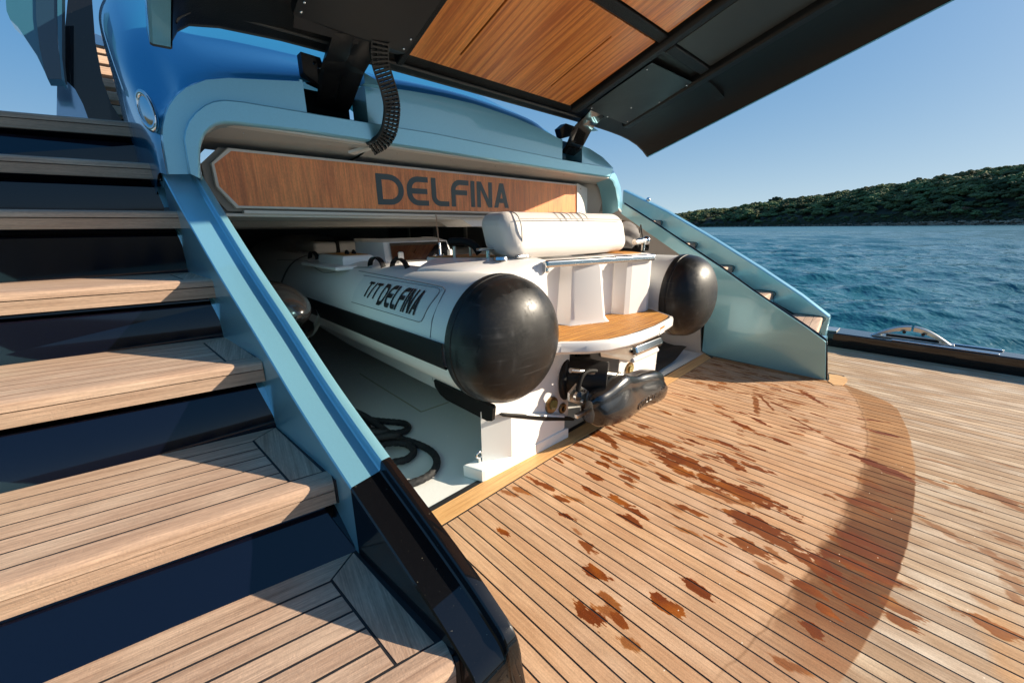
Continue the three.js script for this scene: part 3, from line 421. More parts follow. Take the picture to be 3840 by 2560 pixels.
  for (let i = 0; i < T.length; i++) {
    const a = T[i], b = T[i + 1] || [.06, .29, 0, -.5, -.15, -.40, -.55]; // riser from under tread a down to the back of tread b
    const yt = a[0] - .075, yb = b[0] - .004, zr1 = b[5] + .002, zl1 = b[6] + .002, k = i > 2 ? 0 : .02;
    const rz = Math.min(a[2] - .035, zr1 - .01), lz = Math.min(a[4] - .035, zl1 - .01);
    const row = (y, zr, zl, xr) => [[-.5, y, zl - (zl - zr) * -.06], [xr, y, zr]];
    const xr = a[1] - .02;
    part(rs, 'riser', loft([row(a[0] - .05, rz - .05, lz - .05, xr), row(yt - .006, rz - .045, lz - .045, xr), row(yt - .010, rz - .004, lz - .004, xr), row(yt - .016, rz, lz, xr), row(yb, zr1, zl1, b[1] - .012), row(yb - .02, zr1, zl1, b[1] - .012)], { crease: 25, flip: true }), M.navy);
    const cove = loft([[[xr - .004, a[0] - .06, rz - .05], [xr + .03, a[0] - .06, rz - .05]], [[xr - .004, yt - .012, rz + .004], [xr + .03, yt - .012, rz + .004]], [[b[1] - .022, yb, zr1 + .006], [b[1] + .02, yb, zr1 + .006]]], { flip: true }); part(rs, 'corner_fillet', cove, i > 4 ? M.black : M.blue);
  }
  part(rs, 'stair_back', prism([[-.5, -.02, -.95], [-.5, 1.3, -3.2], [-.5, -.02, -3.2]], [.76, 0, 0]), M.matt);
  // outer wall of the port stair, outboard of the treads
  const ow = [[.12, -.30], [.5, -.9], [.9, -1.75], [1.3, -2.5]];
  struct('stair_wall', loft(ow.map(([y, z]) => [[-.50, -.1, z], [-.50, y, z], [-.60, y + .01, z], [-.62, -.4, z]]), { crease: 30, cap0: true }), M.blue, 'blue outer wall of the near stair');
}
// ---------------------------------------------------------------- starboard stair
{
  const sx = z => 3.218 + (-.344 - z) * .04;
  const top = [[3.22,0.255,-0.388], [3.22,0.267,-0.401], [3.224,0.33,-0.5], [3.23,0.418,-0.653], [3.238,0.533,-0.85], [3.249,0.701,-1.12], [3.261,0.865,-1.408], [3.273,1.04,-1.71], [3.285,1.206,-2.011]];
  const st = structGroup('stair_stringer', 'pale blue inboard stringer of the far stair, standing on the teak deck', [3.24, 0, -1]);
  const O = [3.218,-0,-0.345];
  // inner face: from the sloping top edge down to the liner line, then to the deck
  const low = [[3.285,1.118,-2.018], [3.252,0.633,-1.183], [3.251,0.019,-1.167], [3.247,-0.01,-1.067]];
  const face = [...top, low[0], low[1], low[2], [low[3][0], -.02, low[3][2]], [O[0], -.02, O[2]]];
  part(st, 'inner_panel', prism(face, [.055, 0, .0]), M.blue);
  // thin dark bead round the edge, with an upper capping
  part(st, 'edge_bead', tube([[O[0] + .028, 0, O[2] + .002], [top[0][0] + .028, top[0][1] - .02, top[0][2] + .003], ...top.slice(1).map(p => [p[0] + .028, p[1] + .003, p[2] + .003])], .006, 80, 8), M.navy);
  part(st, 'lower_block', prism([[3.262, -.02, -.36], [3.262, .27, -.40], [3.35, .27, -.40], [3.35, -.02, -.36]], [0, 0, -.5]), M.blue);
  const wall = structGroup('stair_wall', 'pale blue outer wall of the far stair with a bright sunlit top edge', [3.95, 0, -1.2]);
  const ot = [[3.93,0.293,-0.484], [3.93,0.441,-0.689], [3.93,0.633,-0.999], [3.93,0.883,-1.43], [3.93,1.148,-1.914], [3.93,1.377,-2.406]];
  part(wall, 'wall_panel', loft(ot.map((p, i) => [[p[0] + .10, p[1] - .9, p[2]], [p[0] + .07, p[1] + .004, p[2]], [p[0] + .062, p[1] + .012, p[2] - .004], [p[0] + .008, p[1] + .004, p[2]], [p[0], p[1] - .004, p[2]], [p[0] - .004, Math.max(-.02, p[1] - (i < 1 ? .10 : .72)), p[2] - (i < 1 ? .05 : 0)]]), { crease: 25, cap0: true }), M.blue);
  part(wall, 'wall_foot', prism([[3.93, -.02, -.53], [3.93, .22, -.52], [3.93, .28, -.6], [3.93, -.02, -1.6]], [.1, 0, 0]), M.blue);
  part(wall, 'small_light', (() => { const g = new THREE.SphereGeometry(.022, 12, 8); g.scale(1, 1.2, 1); const p = [3.95,1.267,-2.134]; g.translate(p[0] + .02, p[1] + .0, p[2]); return g; })(), M.steel);
  const T = [[.292, -.45, -.52, -.71], [.457, -.845, -.886, -1.08], [.655, -1.245, -1.233, -1.47], [.853, -1.60, -1.586, -1.82], [1.06, -1.97, -1.95, -2.25]];
  const nm = ['lowest step of the far stair beside the bulwark', 'second step up of the far stair', 'third step up of the far stair', 'fourth step up of the far stair, small in view', 'topmost visible step of the far stair beside the transom corner'];
  T.forEach(([y, zi, zo, b], i) => {
    const t = thing('stair_tread', 'pale teak ' + nm[i], 'stair step', [3.6, y, zi], 'teak steps of the far stair');
    const x0 = 3.285, x1 = 3.915, A = (x, d) => [x, y, lerp(zi, zo, (x - x0) / (x1 - x0)) - d], ge = .003;
    part(t, 'caulking', prism([A(x0, .02), A(x1 + .012, .02), A(x1 + .012, .4), A(x0, .4)].map(p => [p[0], y - .0008, p[2]]), [0, -.05, 0]), M.caulk);
    const dir = [x1 - x0, 0, zo - zi];
    const nr = x => [[.058, 0], [.012, 0], [.004, -.004], [0, -.013], [0, -.06], [.03, -.06], [.058, -.02]].map(([d, h]) => { const p = A(x, d); return [p[0], y + h, p[2]]; });
    part(t, 'nosing', frameUV(loft([nr(x0), nr(x1)], { close: true, cap0: true, cap1: true, crease: 40 }), [0, 0, 1], [1, 0, 0], [i * .3, i]), M.tread);
    for (let k = 0; k < 6; k++) { const d = .061 + k * .052; part(t, 'plank', frameUV(prism([A(x0, d), A(x1, d), A(x1, d + .052 - ge), A(x0, d + .052 - ge)], [0, -.02, 0]), [0, 0, 1], [1, 0, 0], [i * .4 + k * .13, k * .7]), M.tread); }
    part(t, 'edge_trim', tube([[x1 + .006, y + .002, zo - .33], [x1 + .006, y + .002, zo - .01], [x1 + .007, y - .055, zo + .0]], .0024, 24, 6), M.caulk);
    // riser behind
    const yn = i < 4 ? T[i + 1][0] - .06 : y + .14; part(t, 'riser', prism([[x0, y - .003, zi - .40], [x1, y - .003, zo - .36], [x1, yn, zo - .36], [x0, yn, zi - .40]], [0, 0, -.01]), M.blue);
  });
  struct('stair_base', prism([[3.28, -.02, -.56], [3.28, .22, -.56], [3.28, 1.0, -2.2], [3.28, -.02, -2.2]], [.66, 0, 0]), M.matt);
}

// ---------------------------------------------------------------- transom arch round the garage, in two steps
const arch = structGroup('transom_arch', 'pale blue double stepped frame round the tender garage opening', [1.8, 1.3, -2]);
const bandOut = [[0.228,1.216,-2], [0.234,1.334,-2], [0.244,1.367,-2], [0.261,1.401,-2], [0.288,1.433,-2], [0.321,1.462,-2], [0.353,1.481,-2], [0.39,1.492,-2], [0.452,1.496,-2], [0.686,1.498,-2], [1.34,1.504,-2], [2.412,1.482,-2], [3.091,1.479,-2]];
const bandIn = [[0.263,1.197,-2], [0.273,1.273,-2], [0.28,1.304,-2], [0.29,1.331,-2], [0.302,1.355,-2], [0.321,1.377,-2], [0.343,1.394,-2], [0.37,1.404,-2], [0.408,1.409,-2], [0.647,1.416,-2], [1.278,1.413,-2], [2.366,1.402,-2], [3.04,1.404,-2]];
const stripOut = [[0.166,1.211,-2.03], [0.172,1.331,-2.03], [0.182,1.376,-2.03], [0.196,1.415,-2.03], [0.213,1.449,-2.03], [0.237,1.483,-2.03], [0.274,1.52,-2.03], [0.342,1.56,-2.03], [0.42,1.584,-2.03], [0.691,1.629,-2.03], [0.978,1.669,-2.03], [1.192,1.695,-2.03], [1.404,1.708,-2.03], [1.645,1.712,-2.03], [1.963,1.694,-2.03], [2.255,1.658,-2.03], [2.439,1.624,-2.03], [2.734,1.614,-2.03], [2.976,1.572,-2.04], [3.141,1.517,-2.06], [3.283,1.44,-2.08], [3.375,1.352,-2.09], [3.435,1.231,-2.1]];
{
  // proud inner band, rounded to its outer step and to the opening
  const rows = bandOut.map((o, i) => { const n = bandIn[i], O = V(o), I = V(n), d = I.clone().sub(O).normalize(); return [O.clone().setZ(-2.035), O.clone().setZ(-2.006), O.clone().addScaledVector(d, .005).setZ(-2.0), I.clone().addScaledVector(d, -.012).setZ(-2.0), I.clone().addScaledVector(d, -.004).setZ(-2.004), I.clone().setZ(-2.012), I.clone().setZ(-2.16)]; });
  part(arch, 'inner_band', loft(rows, { crease: 22 }), M.blue);
  // recessed outer band: from the crest in to the step; two gaps let the hinge arms through
  const strip = (ia, ib, xa, xb, z = -2.03) => { // points of the strip between two x limits
    const o = [], n = []; for (let k = 0; k <= 18; k++) { const x = lerp(xa, xb, k / 18); o.push(x); } return o; };
  const yAt = (poly, x) => { for (let i = 7; i < poly.length - 1; i++) if (x >= poly[i][0] && x <= poly[i + 1][0]) return lerp(poly[i][1], poly[i + 1][1], (x - poly[i][0]) / (poly[i + 1][0] - poly[i][0])); return poly[poly.length - 1][1]; };
  const g0 = [0.695,1.585,-2.03][0], g1 = [0.977,1.64,-2.03][0], g2 = [2.456,1.563,-2.03][0], g3 = [2.696,1.591,-2.03][0];
  // port corner
  const cor = []; for (let i = 0; i <= 8; i++) cor.push([V(stripOut[i]).setZ(-2.05), V(stripOut[i]).lerp(V(bandOut[Math.min(i, 12)]), .06).setZ(-2.032), V(bandOut[i]).setZ(-2.03)]);
  for (const x of [lerp(stripOut[8][0], g0, .4), lerp(stripOut[8][0], g0, .8), g0]) cor.push([[x, yAt(stripOut, x), -2.05], [x, yAt(stripOut, x) - .006, -2.032], [x, yAt(bandOut, x), -2.03]]);
  part(arch, 'outer_band', loft(cor, { crease: 40 }), M.blue);
  const mid = []; for (let k = 0; k <= 24; k++) { const x = lerp(g1, g2, k / 24), y0 = yAt(stripOut, x); mid.push([[x, y0, -2.05], [x, y0 - .006, -2.032], [x, yAt(bandOut, x), -2.03]]); }
  part(arch, 'outer_band', loft(mid, { crease: 40 }), M.blue);
  for (const x of [g0, g1, g2, g3]) part(arch, 'pocket_lip', bx(.012, yAt(stripOut, x) - yAt(bandOut, x), .16, x + (x === g1 || x === g3 ? .006 : -.006), (yAt(stripOut, x) + yAt(bandOut, x)) / 2, -2.112), M.blue);
  for (const [a, b] of [[g0, g1], [g2, g3]]) { const y1 = yAt(stripOut, (a + b) / 2) + .015, y0 = yAt(bandOut, (a + b) / 2) - .05; part(arch, 'hinge_pocket', merge([bx(b - a + .02, y1 - y0, .02, (a + b) / 2, (y0 + y1) / 2, -2.27), bx(b - a, .02, .22, (a + b) / 2, y0 + .01, -2.16)]), M.matt); }
  // starboard corner: rounds over and down to the far stair
  const so = stripOut.slice(17), jam = [[3.137,1.486,-2.03], [3.115,1.443,-2.03], [3.092,1.41,-2.03], [3.184,1.386,-2.04], [3.254,1.334,-2.05], [3.318,1.228,-2.06]];
  const sc = [[[g3, yAt(stripOut, g3), -2.05], [g3, yAt(stripOut, g3) - .01, -2.03], [g3, yAt(bandOut, g3), -2.03]]]; so.forEach((o, i) => sc.push([V(o).setZ(o[2] - .05), V(o).lerp(V(jam[i]), .12), V(jam[i])])); sc.push([[3.533,1.169,-2.15], [3.443,1.165,-2.1], [3.342,1.146,-2.06]]);
  part(arch, 'starboard_corner', loft(sc, { crease: 50 }), M.blue);
  const jb = [jam[2], jam[3], jam[4], jam[5], [3.339,1.116,-2.06]]; part(arch, 'starboard_jamb', loft(jb.map(p => [V(p), V(p[0] - .035, p[1], p[2] - .0), V(p[0] - .045, p[1] - .0, p[2] - .16)]), { crease: 40 }), M.blue);
}
// ---------------------------------------------------------------- curved superstructure above the arch
{
  const S = stripOut.map(p => V(p)), n = S.length;
  const sect = (z, xl, yt, r, xr, k) => { // rounded section with as many points as the crest
    const out = [], base = 1.16; for (let i = 0; i < n; i++) {
      if (i < 2) out.push(V(xl + (i ? 0 : .01), lerp(base, yt - r, i * .75), z));
      else if (i <= 8) { const a = Math.PI - (i - 2) / 6 * Math.PI / 2; out.push(V(xl + r + r * Math.cos(a), yt - r + r * Math.sin(a), z - .12 * (i - 2) / 6)); }
      else if (i <= 17) { const t = (i - 8) / 9; out.push(V(lerp(xl + r, xr - r * 1.4, t), yt + .05 * Math.sin(Math.PI * t) - .12 * t * t, z - .12)); }
      else { const a = Math.PI / 2 - (i - 17) / (n - 18) * Math.PI / 2; out.push(V(xr - r * 1.4 + r * 1.4 * Math.cos(a), yt - .12 - r * 1.2 + r * 1.2 * Math.sin(a), z - .12)); }
    } return out; };
  const rows = [S.map(p => p.clone().add(V(0, 0, -.03))), S.map((p, i) => p.clone().add(V(i < 4 ? -.018 : 0, i > 5 && i < 16 ? .05 : .01, -.07))), sect(-2.30, .128, 1.83, .26, 3.28), sect(-2.55, .112, 2.02, .30, 3.2), sect(-2.95, .115, 2.25, .33, 3.05), sect(-3.6, .15, 2.45, .34, 2.9), sect(-5.5, .3, 2.7, .35, 2.7)];
  const fine = []; for (let i = 0; i < n; i++) { const c = new THREE.CatmullRomCurve3(rows.map(r => r[i]), false, 'centripetal'); fine.push(c.getPoints(36)); }
  const R2 = fine[0].map((_, k) => { const c = new THREE.CatmullRomCurve3(fine.map(f => f[k]), false, 'centripetal'); return c.getPoints(110); });
  M.shadedblue = phy({ color: C3(.035, .26, .46), metalness: .5, roughness: .3, clearcoat: 1, clearcoatRoughness: .025, map: flake, side: THREE.DoubleSide });  // the arch paint, deepened: sky reflection and tailgate shade put into its colour
  const body = structGroup('superstructure', 'glossy blue curved superstructure above the garage', [1.6, 1.6, -2.5]);
  part(body, 'curved_skin', loft(R2, { crease: 80 }), M.shadedblue);
  const rim = new THREE.TorusGeometry(.052, .011, 10, 40); rim.scale(.5, 1.2, 1.1);
  const q = new THREE.Quaternion().setFromUnitVectors(V(0, 0, 1), V(-.66, .12, .74).normalize()), bowl = new THREE.SphereGeometry(.05, 24, 12); bowl.scale(.5, 1.2, .2);
  const fair = thing('side_fairlead', 'oval chrome fairlead let into the blue corner beside the garage arch', 'fairlead', [.155, 1.43, -2.09]);
  for (const [g, m, nm] of [[rim, M.steel, 'rim'], [bowl, M.steel, 'bowl']]) { g.rotateZ(.16); g.applyQuaternion(q); part(fair, nm, g, m, true); }
  // dark window pillars on the body side above the upper deck
  part(body, 'window_frame', prism([[0.193,2.129,-3.1], [0.27,2.153,-3.1], [0.248,2.113,-3.1], [0.2,2.035,-3.1], [0.172,1.959,-3.1], [0.177,2.032,-3.1]], [.02, .0, -.3]), M.black);
}
// ---------------------------------------------------------------- upper deck beyond the stair, at the left edge
{
  const us = thing('upper_stair', 'brown teak stair flight climbing between black uprights beyond the top step', 'staircase', [.12, 2, -6]);
  for (let i = 0; i < 8; i++) { const y = 1.93 + i * .172, z = -5.2 - i * .27; part(us, 'tread', frameUV(rbx(.62, .075, .25, .008, .29, y - .03, z), [0, 0, 1], [1, 0, 0], [i * .2, i]), M.tread); part(us, 'riser', bx(.62, .1, .012, .29, y - .115, z - .05), M.black); }
  part(us, 'back_panel', bx(.66, 1.3, .03, .29, 2.35, -7.4), M.matt);
  const post = thing('black_upright', 'tall glossy black upright curving down to the upper deck, left of the far flight', 'pillar', [.03, 1.55, -3.6]);
  part(post, 'upright', prism([[0.075,2.385,-3.6], [0.159,2.414,-3.6], [0.107,2.074,-3.6], [0.095,1.873,-3.6], [0.107,1.749,-3.6], [0.143,1.648,-3.6], [-0.01,1.625,-3.6], [-0.024,1.726,-3.6], [-0.04,1.794,-3.6], [-0.073,1.835,-3.6], [-0.047,1.961,-3.6]], [0, 0, -.1]), M.black);
  const fp = thing('wing_panel', 'dark glossy blue wing panel hanging at the upper left edge of the picture', 'panel', [-.1, 1.7, -3.2]);
  part(fp, 'outer_face', prism([[-0.158,2.154,-3.2], [-0.055,2.189,-3.2], [-0.094,2.004,-3.2], [-0.112,1.874,-3.2], [-0.118,1.765,-3.2], [-0.129,1.837,-3.2], [-0.164,1.945,-3.2], [-0.182,1.97,-3.2], [-0.185,2.003,-3.2]], [0, 0, -.12]), M.teal = phy({ color: C3(.03, .12, .17), roughness: .25, clearcoat: 1, clearcoatRoughness: .03, metalness: .3 }));
  part(fp, 'inner_face', prism([[-0.055,2.185,-3.19], [0.02,2.211,-3.19], [-0.039,1.944,-3.19], [-0.066,1.748,-3.19], [-0.116,1.741,-3.19], [-0.118,1.763,-3.19], [-0.112,1.871,-3.19], [-0.094,2.001,-3.19]], [0, 0, -.14]), M.navyteal = phy({ color: C3(.008, .025, .045), roughness: .2, clearcoat: 1, clearcoatRoughness: .02 }));
  part(fp, 'edge_trim', prism([[0.02,2.207,-3.18], [0.037,2.213,-3.18], [-0.043,1.848,-3.18], [-0.057,1.74,-3.18], [-0.067,1.741,-3.18], [-0.037,1.942,-3.18]], [0, 0, -.16]), M.teal);
  const pb = struct('upper_bulwark', loft([[[-0.095,1.799,-3.5], [-0.058,1.819,-3.5], [-0.031,1.78,-3.5], [-0.016,1.707,-3.5], [-0.01,1.628,-3.5]], [[-0.139,1.61,-3.5], [-0.117,1.612,-3.5], [-0.078,1.615,-3.5], [-0.043,1.619,-3.5], [-0.01,1.615,-3.5]]], { crease: 60 }), phy({ color: C3(.3, .42, .55), roughness: .12, metalness: .5, clearcoat: 1, side: THREE.DoubleSide }), 'pale reflecting bulwark beyond the top step');
  const ss = thing('chrome_rail_cap', 'curved polished steel cap shining above the far flight', 'rail cap', [.1, 2.2, -5]);
  part(ss, 'cap', loft([[[0.034,2.57,-5], [0.131,2.556,-5], [0.213,2.536,-5], [0.252,2.532,-5.1], [0.273,2.513,-5.3]], [[0.023,2.453,-4.95], [0.112,2.459,-4.95], [0.198,2.457,-4.95], [0.236,2.477,-5.05], [0.255,2.479,-5.25]], [[0.015,2.456,-5.1], [0.111,2.481,-5.1], [0.198,2.475,-5.1], [0.236,2.487,-5.2], [0.255,2.479,-5.3]]], { crease: 50 }), std({ color: C3(.62, .6, .57), metalness: 1, roughness: .22, side: THREE.DoubleSide }));
  part(ss, 'ring', (() => { const g = new THREE.TorusGeometry(.035, .012, 8, 20); g.rotateX(1.2); const p = [0.045,2.433,-4.9]; g.translate(...p); return g; })(), M.steel);
}

// ---------------------------------------------------------------- lettering: strokes of even width laid on a surface
function strokes(lines, t, map) {
  const pos = [], idx = [];
  lines.forEach((L, q) => { if (!L.quad) return; const [a, b, c, d] = L.quad, n = 8, base = pos.length / 3; for (let i = 0; i <= n; i++) { const k = i / n; for (const [p, r] of [[a, d], [b, c]]) { const w = map(lerp(p[0], r[0], k), lerp(p[1], r[1], k), q); pos.push(w.x, w.y, w.z); } if (i) { const e = base + (i - 1) * 2; idx.push(e, e + 1, e + 2, e + 1, e + 3, e + 2); } } });
  lines = lines.filter(L => !L.quad);
  for (let L of lines) {
    const closed = L.length > 2 && Math.hypot(L[0][0] - L[L.length - 1][0], L[0][1] - L[L.length - 1][1]) < 1e-6; if (closed) L = L.slice(0, -1);
    const P = []; const N = L.length; // refine long runs so that they can bend with the surface
    for (let i = 0; i < (closed ? N : N - 1); i++) { const a = L[i], b = L[(i + 1) % N], m = Math.max(1, Math.ceil(Math.hypot(b[0] - a[0], b[1] - a[1]) / .12)); for (let k = 0; k < m; k++) P.push([lerp(a[0], b[0], k / m), lerp(a[1], b[1], k / m)]); }
    if (!closed) P.push(L[N - 1]);
    for (let i = P.length - 1; i > 0; i--) if (Math.hypot(P[i][0] - P[i - 1][0], P[i][1] - P[i - 1][1]) < .004) P.splice(i, 1);
    const n = P.length, base = pos.length / 3;
    for (let i = 0; i < n; i++) {
      const a = P[closed ? (i - 1 + n) % n : Math.max(0, i - 1)], b = P[i], c = P[closed ? (i + 1) % n : Math.min(n - 1, i + 1)];
      let d1 = [b[0] - a[0], b[1] - a[1]], d2 = [c[0] - b[0], c[1] - b[1]]; const l1 = Math.hypot(...d1) || 1, l2 = Math.hypot(...d2) || 1;
      if (!Math.hypot(...d1)) d1 = d2; if (!Math.hypot(...d2)) d2 = d1; const n1 = [-d1[1] / (Math.hypot(...d1)), d1[0] / Math.hypot(...d1)], n2 = [-d2[1] / Math.hypot(...d2), d2[0] / Math.hypot(...d2)];
      let m = [n1[0] + n2[0], n1[1] + n2[1]]; const lm = Math.hypot(...m) || 1; m = [m[0] / lm, m[1] / lm]; const k = Math.min(2.6, 1 / Math.max(.3, m[0] * n1[0] + m[1] * n1[1])) * t / 2;
      for (const s of [1, -1]) { const p = map(b[0] + m[0] * k * s, b[1] + m[1] * k * s); pos.push(p.x, p.y, p.z); }
    }
    for (let i = 0; i < (closed ? n : n - 1); i++) { const a = base + i * 2, b = base + ((i + 1) % n) * 2; idx.push(a, a + 1, b, a + 1, b + 1, b); }
  }
  const g = new THREE.BufferGeometry(); g.setAttribute('position', new THREE.Float32BufferAttribute(pos, 3)); g.setAttribute('uv', new THREE.Float32BufferAttribute(new Float32Array(pos.length / 3 * 2), 2)); g.setIndex(idx); g.computeVertexNormals(); return g;
}
const GLYPH = t => { const a = t / 2, b = 1 - t / 2; return {
  D: [[[a, a], [a, b], [.42, b], ...arc(.42, b - .40, .40, .40, 90, 0, 6), ...arc(.42, a + .40, .40, .40, 0, -90, 6), [a, a]], 1.02],
  E: [[[.80, b], [.42, b], ...arc(.42, b - .34, .42 - a, .34, 90, 180, 6), ...arc(.42, a + .34, .42 - a, .34, 180, 270, 6), [.80, a]], .92, [[t, .5], [.76, .5]]],
  L: [[[a, 1], [a, a + .26], ...arc(a + .26, a + .26, .26, .26, 180, 270, 5), [.70, a]], .80],
  F: [[[.78, b], [.38, b], ...arc(.38, b - .3, .38 - a, .3, 90, 180, 5), [a, 0]], .86, [[t, .53], [.70, .53]]],
  I: [[[a, 0], [a, 1]], t + .1],
  N: [[[a, 0], [a, 1]], .84, [[.74 - a, 0], [.74 - a, 1]], { quad: [[.01, 1], [t * 1.1, 1], [.73, 0], [.74 - t * 1.1, 0]] }],
  A: [{ quad: [[0, 0], [t * 1.1, 0], [.38 + t * .55, 1], [.38 - t * .55, 1]] }, .86, { quad: [[.76 - t * 1.1, 0], [.76, 0], [.38 + t * .55, 1], [.38 - t * .55, 1]] }, [[.10 + t * .9, .29], [.66 - t * .9, .29]]],
  T: [[[0, b], [.66, b]], .72, [[.33, 1 - t], [.33, 0]]],
  '/': [[[a, -.02], [.34, 1.0]], .5], ' ': [[[0, 0], [0, 0]], .35] }; };
function lettering(parent, text, t, size, map, mat, slant = 0) {
  let x = 0; const G = GLYPH(t), total = [...text].reduce((s, c) => s + G[c][1], 0);
  for (const c of text) { const g = G[c], lines = [g[0], ...g.slice(2)], x0 = x; if (c !== ' ') part(parent, 'letter', strokes(lines, t, (u, v, q = 0) => map((x0 + u + slant * v) / total, v, q * .0004)), mat); x += g[1]; }
}
// ---------------------------------------------------------------- tender garage
{
  const gar = structGroup('garage', 'white floored tender garage inside the transom, dark at the back', [1.8, 0, -3]);
  part(gar, 'garage_floor', frameUV(prism([[.33, -.006, -1.09], [3.262, -.006, -1.142], [3.262, -.006, -6.6], [.33, -.006, -6.6]], [0, -.06, 0]), [1, 0, 0], [0, 0, 1]), M.floor);
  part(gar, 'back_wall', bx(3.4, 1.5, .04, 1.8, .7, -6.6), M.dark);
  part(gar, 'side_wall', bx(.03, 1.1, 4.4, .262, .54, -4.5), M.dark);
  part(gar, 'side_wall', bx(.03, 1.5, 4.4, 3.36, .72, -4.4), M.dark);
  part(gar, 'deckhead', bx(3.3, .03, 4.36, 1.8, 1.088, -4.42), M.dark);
  // beige liner: starboard side below the stair and beside the name board
  const li = [[3.262, -.02, -1.16], [3.268, .58, -1.18], [3.276, .74, -1.30], [3.29, 1.16, -1.98], [3.29, 1.17, -2.05]];
  part(gar, 'starboard_liner', prism([[3.247,-0.018,-1.069], [3.251,0.008,-1.18], [3.254,0.428,-1.236], [3.252,0.633,-1.183], [3.284,1.113,-2.004], [3.285,1.122,-2.028], [3.30, 1.36, -2.2], [3.30, 1.36, -2.6], [3.30, -.02, -2.6]].map(p => [p[0] + .012, p[1], p[2]]), [.03, 0, 0]), M.liner);
  part(gar, 'liner_panel', loft([...Array(7)].map((_, i) => { const a = i / 6 * Math.PI / 2; return [[3.283, .62 - .0, -1.52 - .10 * Math.sin(a)], [3.283, .72 + .06 * Math.sin(a), -1.42 - .1 * (1 - Math.cos(a))], [3.276, .72 + .06 * Math.sin(a), -1.425 - .1 * (1 - Math.cos(a))]]; }), {}), M.liner);
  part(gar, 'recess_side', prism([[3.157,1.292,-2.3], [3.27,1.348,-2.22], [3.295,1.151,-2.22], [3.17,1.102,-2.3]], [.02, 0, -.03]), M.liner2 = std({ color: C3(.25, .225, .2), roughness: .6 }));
  part(gar, 'recess_frame', prism([[3.022,1.409,-2.34], [3.329,1.423,-2.18], [3.492,1.121,-2.15], [3.619,1.009,-2.2], [3.04,1.067,-2.34]], [0, 0, -.03]), M.liner);
  // lining of the opening's head: pale edge strip, then a sloping panel in two lengths
  const ys = [1.402, 1.392], H = (x) => lerp(1.404, 1.392, (x - .4) / 2.7);
  part(gar, 'head_strip', prism([[.40, H(.4) + .006, -2.02], [3.06, H(3.06) + .006, -2.02], [3.06, H(3.06) + .004, -2.055], [.38, H(.4) + .002, -2.055]], [0, .02, 0]), M.trim);
  for (const [a, b] of [[.27, .985], [.995, 3.20]]) part(gar, 'head_panel', prism([[a, 1.412, -2.056], [b, 1.400, -2.056], [b, 1.372, -2.20], [b, 1.362, -2.42], [a, 1.372, -2.42], [a, 1.380, -2.20]], [0, .02, 0]), M.liner);
  for (let i = 0; i < 8; i++) { const g = new THREE.SphereGeometry(.0035, 8, 6); g.translate(.45 + i * .35, 1.398 - i * .001, -2.09); part(gar, 'screw', g, M.steel); }
  part(gar, 'head_bracket', prism([[0.889,1.369,-2.1], [0.987,1.402,-2.06], [1.014,1.399,-2.06], [0.93,1.368,-2.12]], [0, .012, 0]), M.trim);
  part(gar, 'corner_liner', loft([[.262, .9], [.26, 1.2], [.26, 1.3], [.28, 1.36], [.33, 1.40], [.40, 1.408]].map(([x, y]) => [[x - .012, y, -2.05], [x - .012, y, -3.2]]), { crease: 60 }), M.liner);
  // floor seams of old sealant, drain gutter
  const S = (a, b, w = .008) => { const A = V(a), B = V(b), d = B.clone().sub(A).normalize(), s = V(-d.z, 0, d.x).multiplyScalar(w / 2); return prism([A.clone().add(s), A.clone().sub(s), B.clone().sub(s), B.clone().add(s)], [0, -.004, 0]); };
  const sp = [[1.057,-0.003,-2.743], [1.047,-0.003,-2.264], [1.042,-0.003,-1.867], [1.229,-0.003,-1.863]];
  for (let i = 0; i < 3; i++) part(gar, 'sealant_seam', S(sp[i], sp[i + 1], .007), M.sealant || (M.sealant = std({ color: C3(.34, .32, .22), roughness: .7 })));
  // name board across the opening
  const nb = thing('name_board', 'varnished wood name board with white edging and grey letters DELFINA across the garage opening', 'name board', [1.6, 1.1, -2.21]);
  const z = -2.2, o = [[0.331,1.283,-2.2], [0.402,1.352,-2.2], [2.867,1.355,-2.2], [2.88,1.107,-2.2], [0.391,1.104,-2.2], [0.333,1.191,-2.2]], c = [1.5, 1.22, z], inn = o.map(p => [p[0] + (p[0] < 1 ? .012 : -.010), p[1] + (p[1] > 1.22 ? -.012 : .010), z]);
  inn[0][1] = o[0][1] - .002; inn[5][1] = o[5][1] + .002;
  part(nb, 'white_edging', loft(o.map((p, i) => [[p[0], p[1], z - .06], [p[0], p[1], z], [p[0] + (inn[i][0] - p[0]) * .2, p[1] + (inn[i][1] - p[1]) * .2, z + .004], [inn[i][0], inn[i][1], z + .004], [inn[i][0], inn[i][1], z - .01]]).concat([0].map(i => [[o[0][0], o[0][1], z - .06], [o[0][0], o[0][1], z], [o[0][0] + .003, o[0][1], z + .004], [inn[0][0], inn[0][1], z + .004], [inn[0][0], inn[0][1], z - .01]])), { crease: 30 }), M.trim);
  part(nb, 'wood_face', frameUV(prism(inn, [0, 0, -.03]), [1, 0, 0], [0, 1, 0]), M.namewood);
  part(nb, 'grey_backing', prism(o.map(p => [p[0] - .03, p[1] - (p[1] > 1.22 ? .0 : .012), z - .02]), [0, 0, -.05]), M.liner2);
  lettering(nb, 'DELFINA', .185, .165, (u, v, h) => V(lerp(1.066, 2.085, u), lerp(1.139, 1.302, v) + (u * .006), z + .0015 + h), M.letters);
  part(nb, 'end_panel', prism([[2.853,1.361,-2.19], [3.065,1.338,-2.24], [3.081,1.088,-2.24], [2.867,1.106,-2.19]], [.005, 0, -.05]), M.white);
